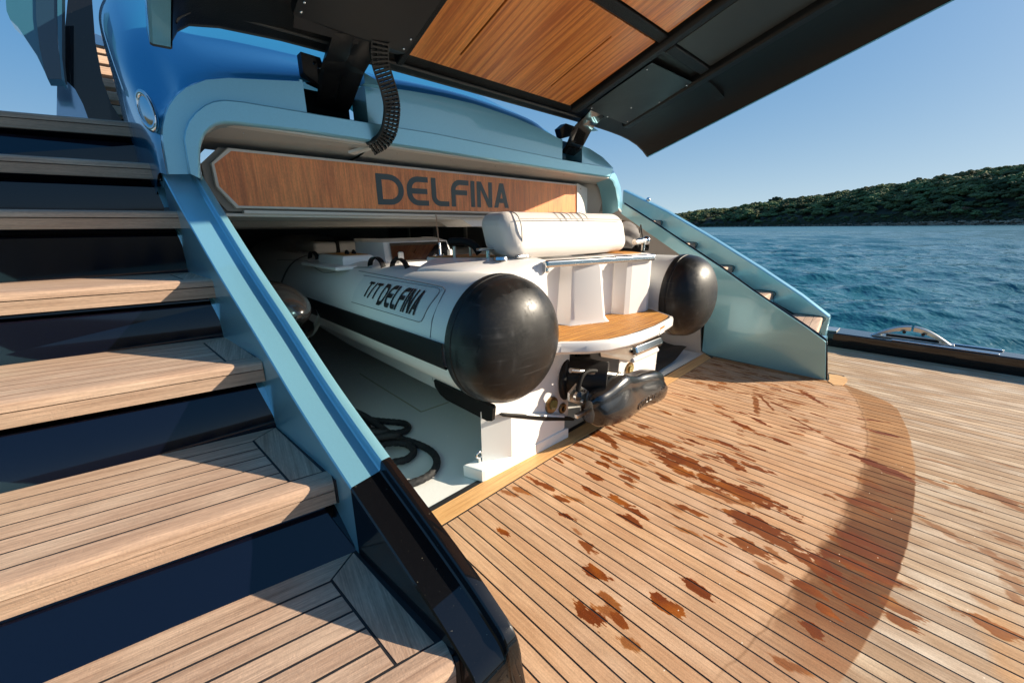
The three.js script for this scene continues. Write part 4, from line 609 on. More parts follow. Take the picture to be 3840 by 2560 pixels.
  for (let i = 0; i < 4; i++) { const g = new THREE.SphereGeometry(.004, 8, 6), p = V([2.911,1.32,-2.2]).lerp(V([2.928,1.136,-2.2]), i / 3); g.translate(p.x, p.y, p.z + .005); part(nb, 'screw', g, M.bronze); }
  part(nb, 'lower_rail', prism([[.42, 1.096, -2.2], [2.25, 1.088, -2.2], [2.25, 1.076, -2.2], [.42, 1.082, -2.2]], [0, 0, -.10]), M.trim);
  part(nb, 'crane_beam', prism([[.3, 1.082, -2.22], [3.2, 1.070, -2.22], [3.2, 1.060, -2.5], [.3, 1.068, -2.5]], [0, -.012, 0]), M.trim);
  // faired white box under the board's starboard half
  part(gar, 'crane_fairing', prism([[1.634,1.086,-2.24], [3.088,1.088,-2.24], [3.677,1.072,-2.24], [3.805,0.833,-2.3], [2.022,1.02,-2.24], [1.759,1.019,-2.24]], [0, 0, -.3]), M.white);
  // lifting wire with its end fitting
  const w = thing('lifting_wire', 'thin steel lifting wire with a swaged end hanging from the name board to the dinghy', 'wire', [1.383,1.084,-2.1]);
  part(w, 'wire', rod([1.377,1.089,-2.1], [1.287,0.894,-1.95], .0035), M.brushed); part(w, 'end_fitting', rod([1.303,0.927,-1.97], [1.29,0.855,-1.95], .008), M.steel);
  part(w, 'shackle', (() => { const g = new THREE.TorusGeometry(.026, .008, 10, 24); g.rotateY(.5); g.translate(...[1.257,0.835,-1.95]); return g; })(), M.steel);
  part(w, 'shackle', (() => { const g = new THREE.TorusGeometry(.022, .007, 10, 24); g.rotateY(-.9); g.translate(...[1.29,0.836,-1.93]); return g; })(), M.steel);
}

// ---------------------------------------------------------------- raised tailgate; built flat in its own frame (x, height, along), then tilted up
{
  const D = thing('tailgate', 'raised black tailgate with varnished wood panels on its underside, hinged above the garage', 'tailgate', [0, 1.76, -1.8]);
  D.rotation.x = -18 * Math.PI / 180;
  const L0 = -.14, L1 = 1.98, add = (n, g, m, p = D) => part(p, n, g, m, true);
  const inner = [[.246, -.121], [.250, -.098], [.272, -.058], [.310, -.026], [.40, -.004], [.60, .012], [1.0, .018], [2.4, .018], [2.75, .016], [2.92, .010], [3.08, .000], [3.20, -.016], [3.32, -.046], [3.40, -.085], [3.455, -.128]];
  const outer = [[3.475, -.130], [3.47, -.06], [3.43, .08], [3.32, .22], [3.1, .34], [2.6, .42], [1.0, .42], [.55, .34], [.32, .2], [.21, .04], [.190, -.07], [.188, -.124], [.195, -.128], [.240, -.126]];  // unseen top built up thicker than the door, added to shade the superstructure
  const at = (p, z, dz = 0) => p.map(([x, y]) => V(x, y, z + dz));
  const zs = [L0, .3, .9, 1.45, L1];
  add('lining', loft(zs.map(z => at(inner, z)), { crease: 40 }), M.gel);
  add('outer_skin', loft(zs.map(z => at([[3.452, -.130], ...outer], z)), { crease: 30 }), M.blue);
  const ring = [...inner, ...outer]; add('front_edge', prism(at(ring, L0), [0, 0, -.012]), M.seal);
  add('rear_edge', prism(at(ring, L1), [0, 0, .012]), M.blackmetal);
  // rubber seal along the hinge edge
  add('edge_seal', tube([[.262, -.07, -.09], [.29, -.035, -.09], [.36, -.002, -.09], [.6, .012, -.09], [1.2, .010, -.09], [2.6, .008, -.09]], .007, 90, 8), M.seal);
  // wood panels: a shape with its slots cut through
  const panel = (z0, z1, name) => {
    const s = new THREE.Shape(); s.moveTo(1.07, z0); s.lineTo(2.24, z0); s.lineTo(2.24, z1); s.lineTo(1.07, z1); s.lineTo(1.07, z0);
    for (const x of [1.312, 1.955]) { const h = new THREE.Path(), a = z0 + .088, b = z1 - .085; h.moveTo(x - .007, a); h.lineTo(x - .007, b); h.lineTo(x + .007, b); h.lineTo(x + .007, a); h.lineTo(x - .007, a); s.holes.push(h); }
    const g = new THREE.ExtrudeGeometry(s, { depth: .014, bevelEnabled: true, bevelSize: .002, bevelThickness: .002, bevelSegments: 1 }); g.rotateX(Math.PI / 2); g.translate(0, .012, 0);
    add('wood_panel', frameUV(g, [1, 0, 0], [0, 0, 1], [z0 * .3, z0]), M.veneer);
  };
  panel(0, .592); panel(.665, 1.257); panel(1.33, 1.92);
  const B = (n, m, x0, x1, y0, y1, z0, z1, r = .006) => add(n, rbx(x1 - x0, y1 - y0, z1 - z0, r, (x0 + x1) / 2, (y0 + y1) / 2, (z0 + z1) / 2), m);
  B('cross_beam', M.gel, 1.05, 2.27, -.012, .03, .602, .655, .008); B('cross_beam', M.gel, 1.05, 2.27, -.012, .03, 1.268, 1.32, .008);
  B('long_beam', M.gel, 2.262, 2.335, -.034, .03, -.02, 1.95, .02);
  B('long_beam', M.gel, 2.345, 2.372, -.006, .03, -.02, 1.95, .006);
  B('long_beam', M.gel, 2.875, 2.965, -.036, .03, -.02, 1.95, .02);
  B('grey_recess', M.recess, 2.40, 2.87, .004, .02, .64, 1.55, .002);
  B('cross_rib', M.gel, 2.375, 2.87, -.012, .02, .575, .635, .008);
  // starboard cover plate with one lifted corner
  const pl = [[2.37, .035], [2.875, .018], [2.872, .52], [2.372, .50]];
  const cp = add('cover_plate', prism([[pl[0][0], -.020, pl[0][1]], [pl[1][0], -.030, pl[1][1]], [pl[2][0], -.022, pl[2][1]], [pl[3][0], -.018, pl[3][1]]], [0, .004, 0]), M.plate);
  add('plate_fold', prism([[2.873, -.0305, .02], [2.873, -.004, .12], [2.873, -.0225, .50]], [.003, 0, 0]), M.plate);
  for (const [x, z] of [[2.39, .06], [2.39, .46], [2.85, .05], [2.85, .3], [2.85, .49], [2.62, .03], [2.7, .17]]) { const g = new THREE.SphereGeometry(.0058, 8, 6); g.translate(x, -.024 - (x > 2.8 ? .005 : 0), z); add('rivet', g, M.steel); }
  // curved rib in the lip
  const ribz = .52; add('lip_rib', loft([[2.97, -.015], [3.04, -.018], [3.12, -.026], [3.19, -.044], [3.24, -.06], [3.27, -.066]].map(([x, y]) => [[x, y + .035, ribz], [x, y, ribz + .004], [x, y, ribz + .05], [x, y + .035, ribz + .056]]), { crease: 30, cap1: true, cap0: true }), M.gel);
  add('lip_rib', loft([[2.97, -.015], [3.04, -.018], [3.12, -.026], [3.19, -.044], [3.24, -.06], [3.27, -.066]].map(([x, y]) => [[x, y + .035, 1.5], [x, y, 1.504], [x, y, 1.55], [x, y + .035, 1.556]]), { crease: 30, cap1: true, cap0: true }), M.gel);
  // port cover: black boxed plates either side of the hinge
  const q = [[0.65,0.063,-0.03], [0.621,0.049,-0.03], [0.999,0.063,-0.03], [0.969,0.296,-0.03]];
  add('port_cover', prism([[.595, -.034, .05], [1.045, -.034, .035], [1.045, -.034, .60], [.595, -.034, .60]], [0, .05, 0]), M.plate2 = std({ color: C3(.011, .011, .012), roughness: .45 }));
  add('port_cover', prism([[.30, -.014, .09], [.585, -.02, .07], [.585, -.02, 1.9], [.30, -.014, 1.9]], [0, .03, 0]), M.gel);
  add('cover_flap', prism([[.595, -.034, .05], [.595, -.05, .05], [.60, -.05, .01], [1.03, -.02, -.002], [1.045, -.034, .035]], [0, .004, .004]), M.plate2);
  for (const [x, z] of [[.615, .075], [.615, .12], [1.025, .06], [1.028, .12], [.615, .4], [1.028, .45]]) { const g = new THREE.SphereGeometry(.0055, 8, 6); g.translate(x, -.036, z); add('rivet', g, M.steel); }
  add('port_beam', rbx(.03, .05, 2.0, .006, 1.058, -.005, .95), M.gel);
}
// ---------------------------------------------------------------- hinge arms and the cable chain
{
  const h1 = thing('hinge_arm', 'thick black tailgate hinge arm in the dark slot left of the cable chain', 'hinge arm', [.8, 1.5, -2.05], 'tailgate hinge arms');
  const A1 = [[[0.744,1.747,-1.78], [0.929,1.745,-1.78]], [[0.743,1.7,-1.86], [0.927,1.709,-1.86]], [[0.757,1.687,-1.94], [0.928,1.683,-1.94]], [[0.776,1.637,-2.04], [0.928,1.624,-2.04]], [[0.791,1.602,-2.12], [0.939,1.596,-2.12]]];
  part(h1, 'arm', loft(A1.map(([a, b]) => { const w = V(b).sub(V(a)); return [[a[0], a[1] - .012, a[2] + .012], [a[0] + w.x * .42, lerp(a[1], b[1], .42), a[2] + .03], [a[0] + w.x * .5, lerp(a[1], b[1], .5), a[2] + .01], [a[0] + w.x * .62, lerp(a[1], b[1], .62), a[2] + .03], [b[0], b[1] - .006, b[2] + .012], [b[0], b[1] - .03, b[2] - .06], [a[0], a[1] - .03, a[2] - .06]]; }), { close: true, cap0: true, cap1: true, crease: 35 }), M.blackmetal);
  part(h1, 'mount', prism([[0.679,1.711,-1.96], [0.756,1.708,-1.96], [0.783,1.68,-2], [0.787,1.625,-2.05], [0.734,1.638,-2.05], [0.699,1.656,-2.02]], [0, 0, -.05]), M.blackmetal);
  for (const [dx, dy] of [[0, 0], [.018, -.012]]) { const g = new THREE.CylinderGeometry(.006, .006, .01, 10); g.rotateX(Math.PI / 2); const p = [0.736,1.68,-1.955]; g.translate(p[0] + dx - .01, p[1] + dy, p[2]); part(h1, 'bolt', g, M.steel); }
  part(h1, 'fin', prism([[0.952,1.703,-1.98], [1.033,1.662,-1.95], [1.03,1.656,-1.95], [0.955,1.66,-1.98]], [0, 0, -.05]), M.blue);
  const h2 = thing('hinge_arm', 'glossy black hinge arm carrying the tailgate near the starboard corner of the transom', 'hinge arm', [2.55, 1.5, -2.02], 'tailgate hinge arms');
  const A2 = [[[2.444,1.761,-1.8], [2.651,1.773,-1.8]], [[2.44,1.718,-1.86], [2.604,1.716,-1.86]], [[2.476,1.691,-1.92], [2.627,1.684,-1.92]], [[2.517,1.618,-2], [2.645,1.599,-2]], [[2.533,1.582,-2.06], [2.693,1.576,-2.06]]];
  part(h2, 'arm', loft(A2.map(([a, b]) => [[a[0], a[1], a[2] + .02], [b[0], b[1], b[2] + .02], [b[0], b[1] - .03, b[2] - .05], [a[0], a[1] - .03, a[2] - .05]]), { close: true, cap0: true, cap1: true, crease: 35 }), phy({ color: C3(.012, .011, .011), roughness: .15, clearcoat: 1, clearcoatRoughness: .05 }));
  part(h2, 'fin', prism([[2.695,1.748,-1.98], [2.793,1.714,-1.96], [2.731,1.703,-1.98]], [0, 0, -.04]), M.blue);
  part(h2, 'mount', prism([[2.422,1.687,-2.03], [2.453,1.72,-2], [2.585,1.714,-2], [2.605,1.67,-2.03], [2.478,1.633,-2.05]], [0, 0, -.05]), M.blackmetal);
  const ch = thing('cable_chain', 'black ladder like cable chain hanging from the tailgate to the garage head', 'cable chain', [1.0, 1.6, -1.9]);
  const C = [[0.924,1.754,-1.74], [0.931,1.721,-1.77], [0.948,1.685,-1.8], [0.978,1.647,-1.83], [1.01,1.605,-1.86], [1.033,1.557,-1.89], [1.039,1.508,-1.92], [1.034,1.458,-1.95], [1.015,1.419,-1.99], [0.972,1.39,-2.03]];
  const cv = new THREE.CatmullRomCurve3(C.map(p => V(p)), false, 'centripetal'), n = 30, w = .034, side = V(1, -.06, .12).normalize();
  for (let i = 0; i < n; i++) {
    const p = cv.getPointAt((i + .5) / n), t = cv.getTangentAt((i + .5) / n), nn = side.clone().cross(t).normalize(), sd = t.clone().cross(nn).normalize(), len = cv.getLength() / n;
    const mk = (sx, sy, sz, ox, oy, oz) => { const g = new THREE.BoxGeometry(sx, sy, sz); g.translate(ox, oy, oz); g.applyMatrix4(new THREE.Matrix4().makeBasis(sd, t, nn)); g.translate(p.x, p.y, p.z); return g; };
    part(ch, 'link', merge([mk(.006, len * .96, .022, -w, 0, 0), mk(.006, len * .96, .022, w, 0, 0), mk(2 * w + .004, len * .42, .004, 0, 0, .011), mk(2 * w, len * .42, .004, 0, 0, -.011), mk(.003, len * .9, .018, -w * .3, 0, 0), mk(.003, len * .9, .018, w * .35, 0, 0)]), M.matt2 || (M.matt2 = std({ color: C3(.03, .029, .027), roughness: .5 })));
  }
}

// ---------------------------------------------------------------- inflatable dinghy in the garage
const { FontLoader } = await import('three/addons/loaders/FontLoader.js');
const { TextGeometry } = await import('three/addons/geometries/TextGeometry.js');
const bold = await new FontLoader().loadAsync('fonts/droid/droid_sans_bold.typeface.json');
{
  const XC = 1.667, T = thing('inflatable_dinghy', 'white inflatable dinghy lettered T/T DELFINA with black tube ends, stowed in the garage', 'dinghy', [XC, 0, -1.05]);
  const RT = .236, AX = .963, AY = .6;
  // U shaped tube
  const path = [[AX, AY, -1.07], [AX, AY, -2.2], [AX, AY, -3.3], [.975, .605, -4.1], [1.08, .64, -4.9], [1.33, .70, -5.45], [XC, .73, -5.62], [2.0, .70, -5.45], [2.25, .64, -4.9], [2.355, .605, -4.1], [2.37, AY, -3.3], [2.37, AY, -2.2], [2.37, AY, -1.0]];
  part(T, 'inflatable_tube', tube(path, RT, 150, 40), M.pvc);
  // curved frame point on the port tube: angle a measured up from outboard
  const onTube = (a, z, r = RT) => V(AX - r * Math.cos(a), AY + r * Math.sin(a), z), onStar = (a, z, r = RT) => V(2.37 + r * Math.cos(a), AY + r * Math.sin(a), z);
  const band = (f, a0, a1, z0, z1, r0, n = 26, m = 8) => { const rows = []; for (let i = 0; i <= n; i++) { const z = lerp(z0, z1, i / n), row = []; row.push(f(a0, z, RT)); for (let k = 0; k <= m; k++) row.push(f(lerp(a0, a1, k / m), z, r0 + .004 * Math.sin(k / m * Math.PI))); row.push(f(a1, z, RT)); rows.push(row); } return loft(rows, { crease: 40 }); };
  part(T, 'rubbing_strake', band(onTube, .09, -.29, -1.10, -4.4, RT + .014), M.matt); part(T, 'rubbing_strake', band(onStar, .09, -.29, -1.04, -4.4, RT + .014), M.matt);
  // side patch, name panel outline and lettering
  const lineOn = (pts, w = .0035) => { const map = (u, v) => onTube(u, v, RT + .0015); const pos = []; const rows = []; const P = pts.map(([a, z]) => map(a, z)); const cv = new THREE.CatmullRomCurve3(P, false, 'catmullrom', .2); return new THREE.TubeGeometry(cv, pts.length * 8, w * .5, 5); };
  const box = (a0, a1, z0, z1, r = .03) => [[a0, z0], [lerp(a0, a1, .5), z0], [a1, z0 + .001], [a1, lerp(z0, z1, .33)], [a1, lerp(z0, z1, .66)], [a1, z1 - r], [a1 - .06 * Math.sign(a1 - a0), z1 - .004], [lerp(a0, a1, .5), z1], [a0 + .06 * Math.sign(a1 - a0), z1], [a0, z1 - r], [a0, lerp(z0, z1, .5)], [a0, z0]];
  part(T, 'patch_seam', lineOn([[1.02, -2.02], [1.0, -1.7], [.98, -1.4], [.96, -1.25], [.90, -1.215], [.75, -1.205], [.4, -1.20], [.12, -1.195]]), M.line);
  const np = part(T, 'name_patch', (() => { const rows = []; for (let i = 0; i <= 10; i++) { const z = lerp(-1.90, -1.235, i / 10), row = []; for (let k = 0; k <= 8; k++) { const a = lerp(.30, .92, k / 8); row.push(onTube(a, z + (i === 10 ? -.05 * (.92 - a) : 0), RT + .0018)); } rows.push(row); } return loft(rows, { crease: 80, flip: true }); })(), M.pvcgrey);
  part(T, 'patch_seam', lineOn([[.92, -1.92], [.92, -1.6], [.92, -1.29], [.90, -1.25], [.80, -1.235], [.55, -1.25], [.34, -1.262], [.30, -1.285], [.30, -1.5], [.30, -1.9]]), M.line);
  part(T, 'patch_seam', lineOn([[.95, -3.5], [1.1, -2.9], [.98, -2.72], [.86, -2.56], [.80, -2.42], [.84, -2.32], [1.0, -2.20], [1.12, -2.1], [1.2, -1.95]]), M.line);
  const mapText = (z0, z1, a0, a1) => (u, v, h) => onTube(lerp(a0, a1, v), lerp(z0, z1, u), RT + .0045 + h);
  lettering(T, 'T/T', .16, 1, mapText(-1.80, -1.665, .47, .80), M.print, .16);
  lettering(T, 'DELFINA', .19, 1, mapText(-1.645, -1.315, .38, .82), M.print, .26);
  // tube end domes with a rim
  for (const [cx, z0, s] of [[AX, -1.052, 'port'], [2.372, -.985, 'star']]) {
    const pr = [[.240, -.050], [.2445, -.044], [.245, -.020], [.243, -.015], [.240, -.013], [.240, -.009], [.2425, -.006], [.242, .0]]; for (let i = 0; i <= 18; i++) { const a = i / 18 * Math.PI / 2; pr.push([.240 * Math.pow(Math.cos(a), .88), .004 + .150 * Math.sin(a)]); }
    const g = new THREE.LatheGeometry(pr.map(p => new THREE.Vector2(Math.max(0, p[0]), p[1])), 72); g.rotateX(Math.PI / 2); g.translate(cx, AY, z0); part(T, 'tube_end_dome', frameUV(toCreasedNormals(g, .5), [1, 0, 0], [0, 1, 0], [cx * .37, 0]), M.rubber);
  }
  // hull
  const S = [[-1.30, 0], [-1.7, .0], [-2.6, .01], [-3.6, .03], [-4.4, .09], [-5.0, .2], [-5.4, .33]];
  const sec = (z, r, k) => { const f = clamp((-z - 3) / 2.4), c = f * f; return [[lerp(.88, 1.6, c), .46, z], [lerp(.915, 1.62, c), .345 + c * .12, z], [lerp(.93, 1.63, c), .325 + c * .12, z], [lerp(.963, 1.64, c), .252 + r * .8, z], [lerp(1.16, 1.65, c), .178 + r * .9, z], [lerp(1.20, 1.655, c), .155 + r, z], [1.62, .04 + r * 1.1, z]]; };
  part(T, 'hull', loft(S.map(([z, r]) => { const a = sec(z, r); const b = a.slice(0, -1).reverse().map(p => [2 * XC - p[0], p[1], p[2]]); return [...a, ...b]; }), { crease: 25 }), M.white);
  part(T, 'transom_block', prism([[.886, .46, -1.13], [.925, .34, -1.13], [.955, .304, -1.13], [.966, .249, -1.13], [1.436, .067, -1.13], [1.454, .075, -1.13], [1.454, .51, -1.13], [.92, .53, -1.13]], [0, 0, -.20]), M.white);
  part(T, 'transom_block', prism([[1.93, .02, -1.14], [2.385, .015, -1.14], [2.40, .27, -1.14], [2.42, .50, -1.14], [1.93, .51, -1.14]], [0, 0, -.2]), M.white);
  part(T, 'jet_tunnel', prism([[1.44, .51, -1.14], [1.94, .51, -1.14], [1.94, .47, -1.14], [1.44, .47, -1.14]], [0, 0, -.6]), M.white);
  part(T, 'jet_tunnel', bx(.6, .5, .03, 1.69, .28, -1.5), M.matt);
  part(T, 'keel_skid', prism([[.98, .262, -1.095], [.995, .266, -1.09], [1.46, .082, -1.09], [1.46, .068, -1.095], [1.24, .148, -1.095]], [0, 0, -.03]), M.matt);
  part(T, 'hull_seam', prism([[.926, .335, -1.52], [.926, .335, -1.523], [.963, .26, -1.60], [.963, .26, -1.597]], [-.002, 0, 0]), M.line);
  part(T, 'spray_flap', prism([[.93, .330, -1.50], [.93, .30, -1.49], [.932, .272, -1.455], [.934, .258, -1.41], [.936, .256, -1.125], [.937, .266, -1.095], [.936, .325, -1.085], [.935, .332, -1.09]], [-.016, -.003, 0]), M.matt);
  // through hull lights and drain
  const disc = (name, x, y, z, r, m, d = .012) => { const g = new THREE.CylinderGeometry(r, r * 1.05, d, 28); g.rotateX(Math.PI / 2); g.translate(x, y, z); return part(T, name, g, m); };
  for (const [x, y, z] of [[1.322, .190, -1.126], [2.045, .184, -1.136]]) { const L = disc('underwater_light', x, y, z, .040, M.bronze); const g = new THREE.CylinderGeometry(.024, .026, .01, 24); g.rotateX(Math.PI / 2); g.translate(x + .006, y, z + .008); part(L, 'lens', g, M.lens || (M.lens = phy({ color: C3(.45, .36, .1), roughness: .2, clearcoat: 1, bumpMap: grainBump, bumpScale: .004 }))); }
  { const g = new THREE.TorusGeometry(.019, .008, 10, 24); g.translate(1.405, .145, -1.126); part(T, 'drain_ring', g, M.bronze); disc('drain_hole', 1.405, .145, -1.132, .014, M.matt); }
  // bathing platform with small teak planks
  const PO = [[1.00, -1.05], [1.12, -1.02], [1.21, -.985], [1.29, -.91], [1.38, -.86], [1.48, -.84], [1.60, -.83], [1.74, -.834], [1.88, -.853], [1.965, -.866], [2.01, -.885], [2.04, -.93], [2.12, -1.05]], PB = [[2.12, -1.32], [1.0, -1.32]];
  const ring = (o, y) => [...PO.map(([x, z]) => { const d = V(x - 1.6, 0, z + 1.25).normalize(); return V(x - d.x * o, y, z - d.z * o); }), ...PB.map(([x, z]) => V(x, y, z))];
  part(T, 'platform_rim', loft([ring(.05, .492), ring(.012, .497), ring(.0, .510), ring(0, .536), ring(.006, .547), ring(.018, .551), ring(.024, .5475)], { close: true, crease: 32, cap0: true }), M.white);
  part(T, 'platform_bed', loft([ring(.022, .538), ring(.022, .5486)], { close: true, cap1: true }), M.caulk);
  const fz = x => { for (let i = 0; i < PO.length - 1; i++) if (x >= PO[i][0] && x <= PO[i + 1][0]) return lerp(PO[i][1], PO[i + 1][1], (x - PO[i][0]) / (PO[i + 1][0] - PO[i][0])); return -1.2; };
  // planks run across the boat
  for (let k = 0; k < 16; k++) { const z1 = -.862 - k * .0235, z0 = z1 - .0195; const span = z => { let a = null, b = null; for (let x = 1.02; x < 2.1; x += .003) if (fz(x) - .0265 > z) { if (a === null) a = x; b = x; } return [a, b]; }, [a1, b1] = span(z1), [a0, b0] = span(z0); if (a1 === null || b1 - a1 < .05) continue; part(T, 'platform_plank', frameUV(prism([[a1, .5495, z1], [b1, .5495, z1], [b0, .5495, z0], [a0, .5495, z0]], [0, -.008, 0]), [0, 0, 1], [1, 0, 0], [k * .07, k * .3]), M.gold); }
  // stern moulding: quarters, recessed panels, a central pillar
  const W = (pts, y0, y1, r = .012, name = 'stern_moulding', m = M.white) => { const s = new THREE.Shape(pts.map(([x, z]) => new THREE.Vector2(x, -z))); const g = new THREE.ExtrudeGeometry(s, { depth: y1 - y0 - 2 * r, bevelEnabled: true, bevelSize: r, bevelThickness: r, bevelSegments: 4, bevelOffset: -r, curveSegments: 8 }); g.rotateX(-Math.PI / 2); g.translate(0, y0 + r, 0); part(T, name, g, m); };
  part(T, 'quarter', loft([[[1.04, .872, -1.60], [1.18, .872, -1.43], [1.27, .872, -1.30], [1.315, .872, -1.215]], [[1.0, .866, -1.60], [1.11, .867, -1.38], [1.22, .866, -1.235], [1.305, .866, -1.182]], [[.92, .845, -1.56], [.99, .84, -1.30], [1.14, .81, -1.185], [1.31, .80, -1.170]], [[.89, .82, -1.54], [.96, .80, -1.25], [1.12, .66, -1.165], [1.325, .68, -1.172]], [[.87, .75, -1.52], [.95, .70, -1.22], [1.12, .46, -1.155], [1.36, .46, -1.18]]].map(r => new THREE.CatmullRomCurve3(r.map(p => V(p))).getPoints(20)), { crease: 60 }), M.white2 = phy({ color: C3(.78, .76, .74), roughness: .3, clearcoat: .6, clearcoatRoughness: .08, side: THREE.DoubleSide }));
  part(T, 'quarter_end', loft([[[1.315, .872, -1.215], [1.305, .866, -1.182], [1.31, .80, -1.170], [1.325, .68, -1.172], [1.36, .46, -1.18]], [[1.33, .872, -1.22], [1.325, .866, -1.186], [1.332, .80, -1.176], [1.345, .68, -1.178], [1.38, .46, -1.186]], [[1.335, .872, -1.30], [1.335, .866, -1.29], [1.342, .80, -1.285], [1.355, .68, -1.28], [1.39, .46, -1.28]]], { crease: 50 }), M.white2);
  W([[1.05, -1.60], [1.18, -1.43], [1.27, -1.30], [1.31, -1.23], [1.34, -1.23], [1.36, -1.72], [1.06, -1.72]], .60, .873, .006);
  W([[1.845, -1.15], [1.87, -1.095], [1.90, -1.082], [2.03, -1.055], [2.065, -1.062], [2.10, -1.10], [2.14, -1.25], [2.2, -1.7], [1.86, -1.7]], .46, .864, .02);
  W([[1.32, -1.245], [1.90, -1.150], [1.95, -1.6], [1.32, -1.6]], .46, .860, .006);
  part(T, 'pillar', loft([[.535, 1.44, 1.72, 0, .02], [.553, 1.462, 1.69, -.006, .02], [.575, 1.472, 1.675, -.012, .02], [.68, 1.478, 1.665, -.018, .02], [.80, 1.484, 1.655, -.024, .02], [.848, 1.488, 1.65, -.028, .02]].map(([y, a, b, d]) => { const zf = x => -1.125 + (x - 1.47) * .30 + d; return [[a - .03, y, -1.28], [a, y, zf(a) - .05], [a + .006, y, zf(a) - .014], [a + .022, y, zf(a)], [b - .03, y, zf(b)], [b - .010, y, zf(b) - .004], [b, y, zf(b) - .018], [b + .02, y, -1.22]]; }), { crease: 25, cap1: true, flip: true }), M.white2);
  part(T, 'grab_rail', (() => { const g = new RoundedBoxGeometry(.76, .034, .026, 4, .012); g.rotateY(-.155); g.rotateZ(-.01); g.translate(1.672, .848, -1.098); return g; })(), M.steel);
  part(T, 'grab_rail_end', rbx(.022, .05, .03, .008, 1.312, .838, -1.165), M.steel);
  part(T, 'teak_pad', frameUV(prism([[1.06, .8755, -1.63], [1.18, .8755, -1.46], [1.27, .8755, -1.32], [1.33, .8755, -1.32], [1.34, .8755, -1.70], [1.06, .8755, -1.70]], [0, -.003, 0]), [0, 0, 1], [1, 0, 0]), M.gold);
  part(T, 'teak_pad', frameUV(prism([[1.90, .8665, -1.14], [2.03, .8665, -1.11], [2.10, .8665, -1.2], [2.16, .8665, -1.6], [1.90, .8665, -1.6]], [0, -.003, 0]), [0, 0, 1], [1, 0, 0]), M.gold);
  // aft cushion, with piping seams and a small number
  const cu = part(T, 'cushion', (() => { const g = new RoundedBoxGeometry(.86, .205, .25, 8, .07); const p = g.attributes.position; for (let i = 0; i < p.count; i++) { const x = p.getX(i), y = p.getY(i); p.setX(i, x * (1 + .02 * y / .08)); p.setZ(i, p.getZ(i) * (1 - .10 * (y + .08) / .16) - .02 * (y / .08)); } g.computeVertexNormals(); g.rotateY(-.08); g.translate(1.64, .972, -1.36); return toCreasedNormals(g, 1.2); })(), M.leather);
  { const F = (x, y, z) => { const c = Math.cos(.08), q = Math.sin(.08); return [1.64 + x * c - z * q, y + .008, -1.36 + x * q + z * c]; };
    for (const x of [-.075, -.035, .045, .085]) part(cu, 'cushion_seam', tube([F(x + .006, 1.032, .108), F(x, 1.055, .088), F(x - .006, 1.066, .05), F(x - .01, 1.0665, -.05)], .0022, 16, 6), M.stitch);
    part(cu, 'cushion_seam', tube([F(-.37, 1.034, .106), F(-.2, 1.036, .1065), F(.1, 1.036, .1065), F(.37, 1.032, .106)], .0022, 30, 6), M.stitch);
    part(cu, 'cushion_seam', tube([F(-.362, .877, .115), F(-.365, .95, .126), F(-.362, 1.025, .110), F(-.36, 1.062, .06), F(-.36, 1.0665, -.05)], .0028, 24, 6), M.stitch);
    const g = new TextGeometry('505', { font: bold, size: .024, depth: .001, curveSegments: 3 }); g.scale(.7, 1, 1); g.translate(-.022, 0, 0); g.rotateY(-.08); g.translate(...F(.10, .912, .1265)); part(cu, 'number', g, M.stitch);
    for (const s of [-1, 1]) { const q = bx(.05, .0012, .001, 0, 0, 0); q.rotateY(-.08); q.translate(...F(.10 + s * .06, .923, .127)); part(cu, 'number_rule', q, M.stitch); } }
  // forward: side step box, grab handles, console, seat cushions
  W([[.84, -2.22], [1.02, -2.22], [1.06, -2.6], [.84, -2.6]], .78, .868, .022, 'side_step');
  part(T, 'step_flange', rbx(.34, .02, .56, .009, .93, .81, -2.40), M.white);
  part(T, 'step_pad', frameUV(prism([[.87, .870, -2.25], [1.0, .870, -2.25], [1.03, .870, -2.57], [.87, .870, -2.57]], [0, -.003, 0]), [1, 0, 0], [0, 0, 1]), M.gold);
  for (const x of [.915, .955]) part(T, 'small_cleat', (() => { const g = new THREE.TorusGeometry(.017, .007, 8, 16, Math.PI); g.rotateY(Math.PI / 2); g.translate(x, .872, -2.34); return g; })(), M.matt);
  for (const [z, x] of [[-1.93, .905], [-1.74, .93], [-2.85, .9]]) part(T, 'grab_handle', (() => { const rows = []; for (let i = 0; i <= 12; i++) { const a = i / 12 * Math.PI, c = V(x - .01, .822 + .046 * Math.sin(a), z + .075 * Math.cos(a)); rows.push([[c.x - .014, c.y, c.z], [c.x - .012, c.y + .006, c.z], [c.x + .012, c.y + .006, c.z], [c.x + .014, c.y, c.z]]); } return loft(rows, { close: true, cap0: true, cap1: true, crease: 60 }); })(), M.matt);
  part(T, 'console', loft([[1.10, .66, -2.3], [1.12, .80, -2.28], [1.15, .93, -2.36], [1.2, .95, -2.5]].map(([x, y, z]) => [[x - .05, y, z - .3], [x, y, z], [x + .02, y, z + .012], [1.60, y, z + .012], [1.62, y, z], [1.68, y, z - .3]]), { crease: 40 }), M.white);
  part(T, 'console_glass', prism([[1.15, .822, -2.255], [1.585, .812, -2.255], [1.585, .925, -2.315], [1.175, .925, -2.315]], [0, 0, -.01]), M.glass);
  part(T, 'cockpit_sole', bx(1.0, .02, 3.6, 1.667, .50, -3.4), M.white);
  part(T, 'dash_fitting', rbx(.03, .07, .03, .01, 1.2, .84, -2.24), M.white); part(T, 'dash_fitting', rbx(.03, .07, .03, .01, 1.56, .84, -2.24), M.white);
  part(T, 'bow_cushion', rbx(.62, .09, .5, .03, 1.4, .87, -3.7), M.leather); part(T, 'cushion_strap', bx(.03, .095, .505, 1.28, .872, -3.7), M.matt);
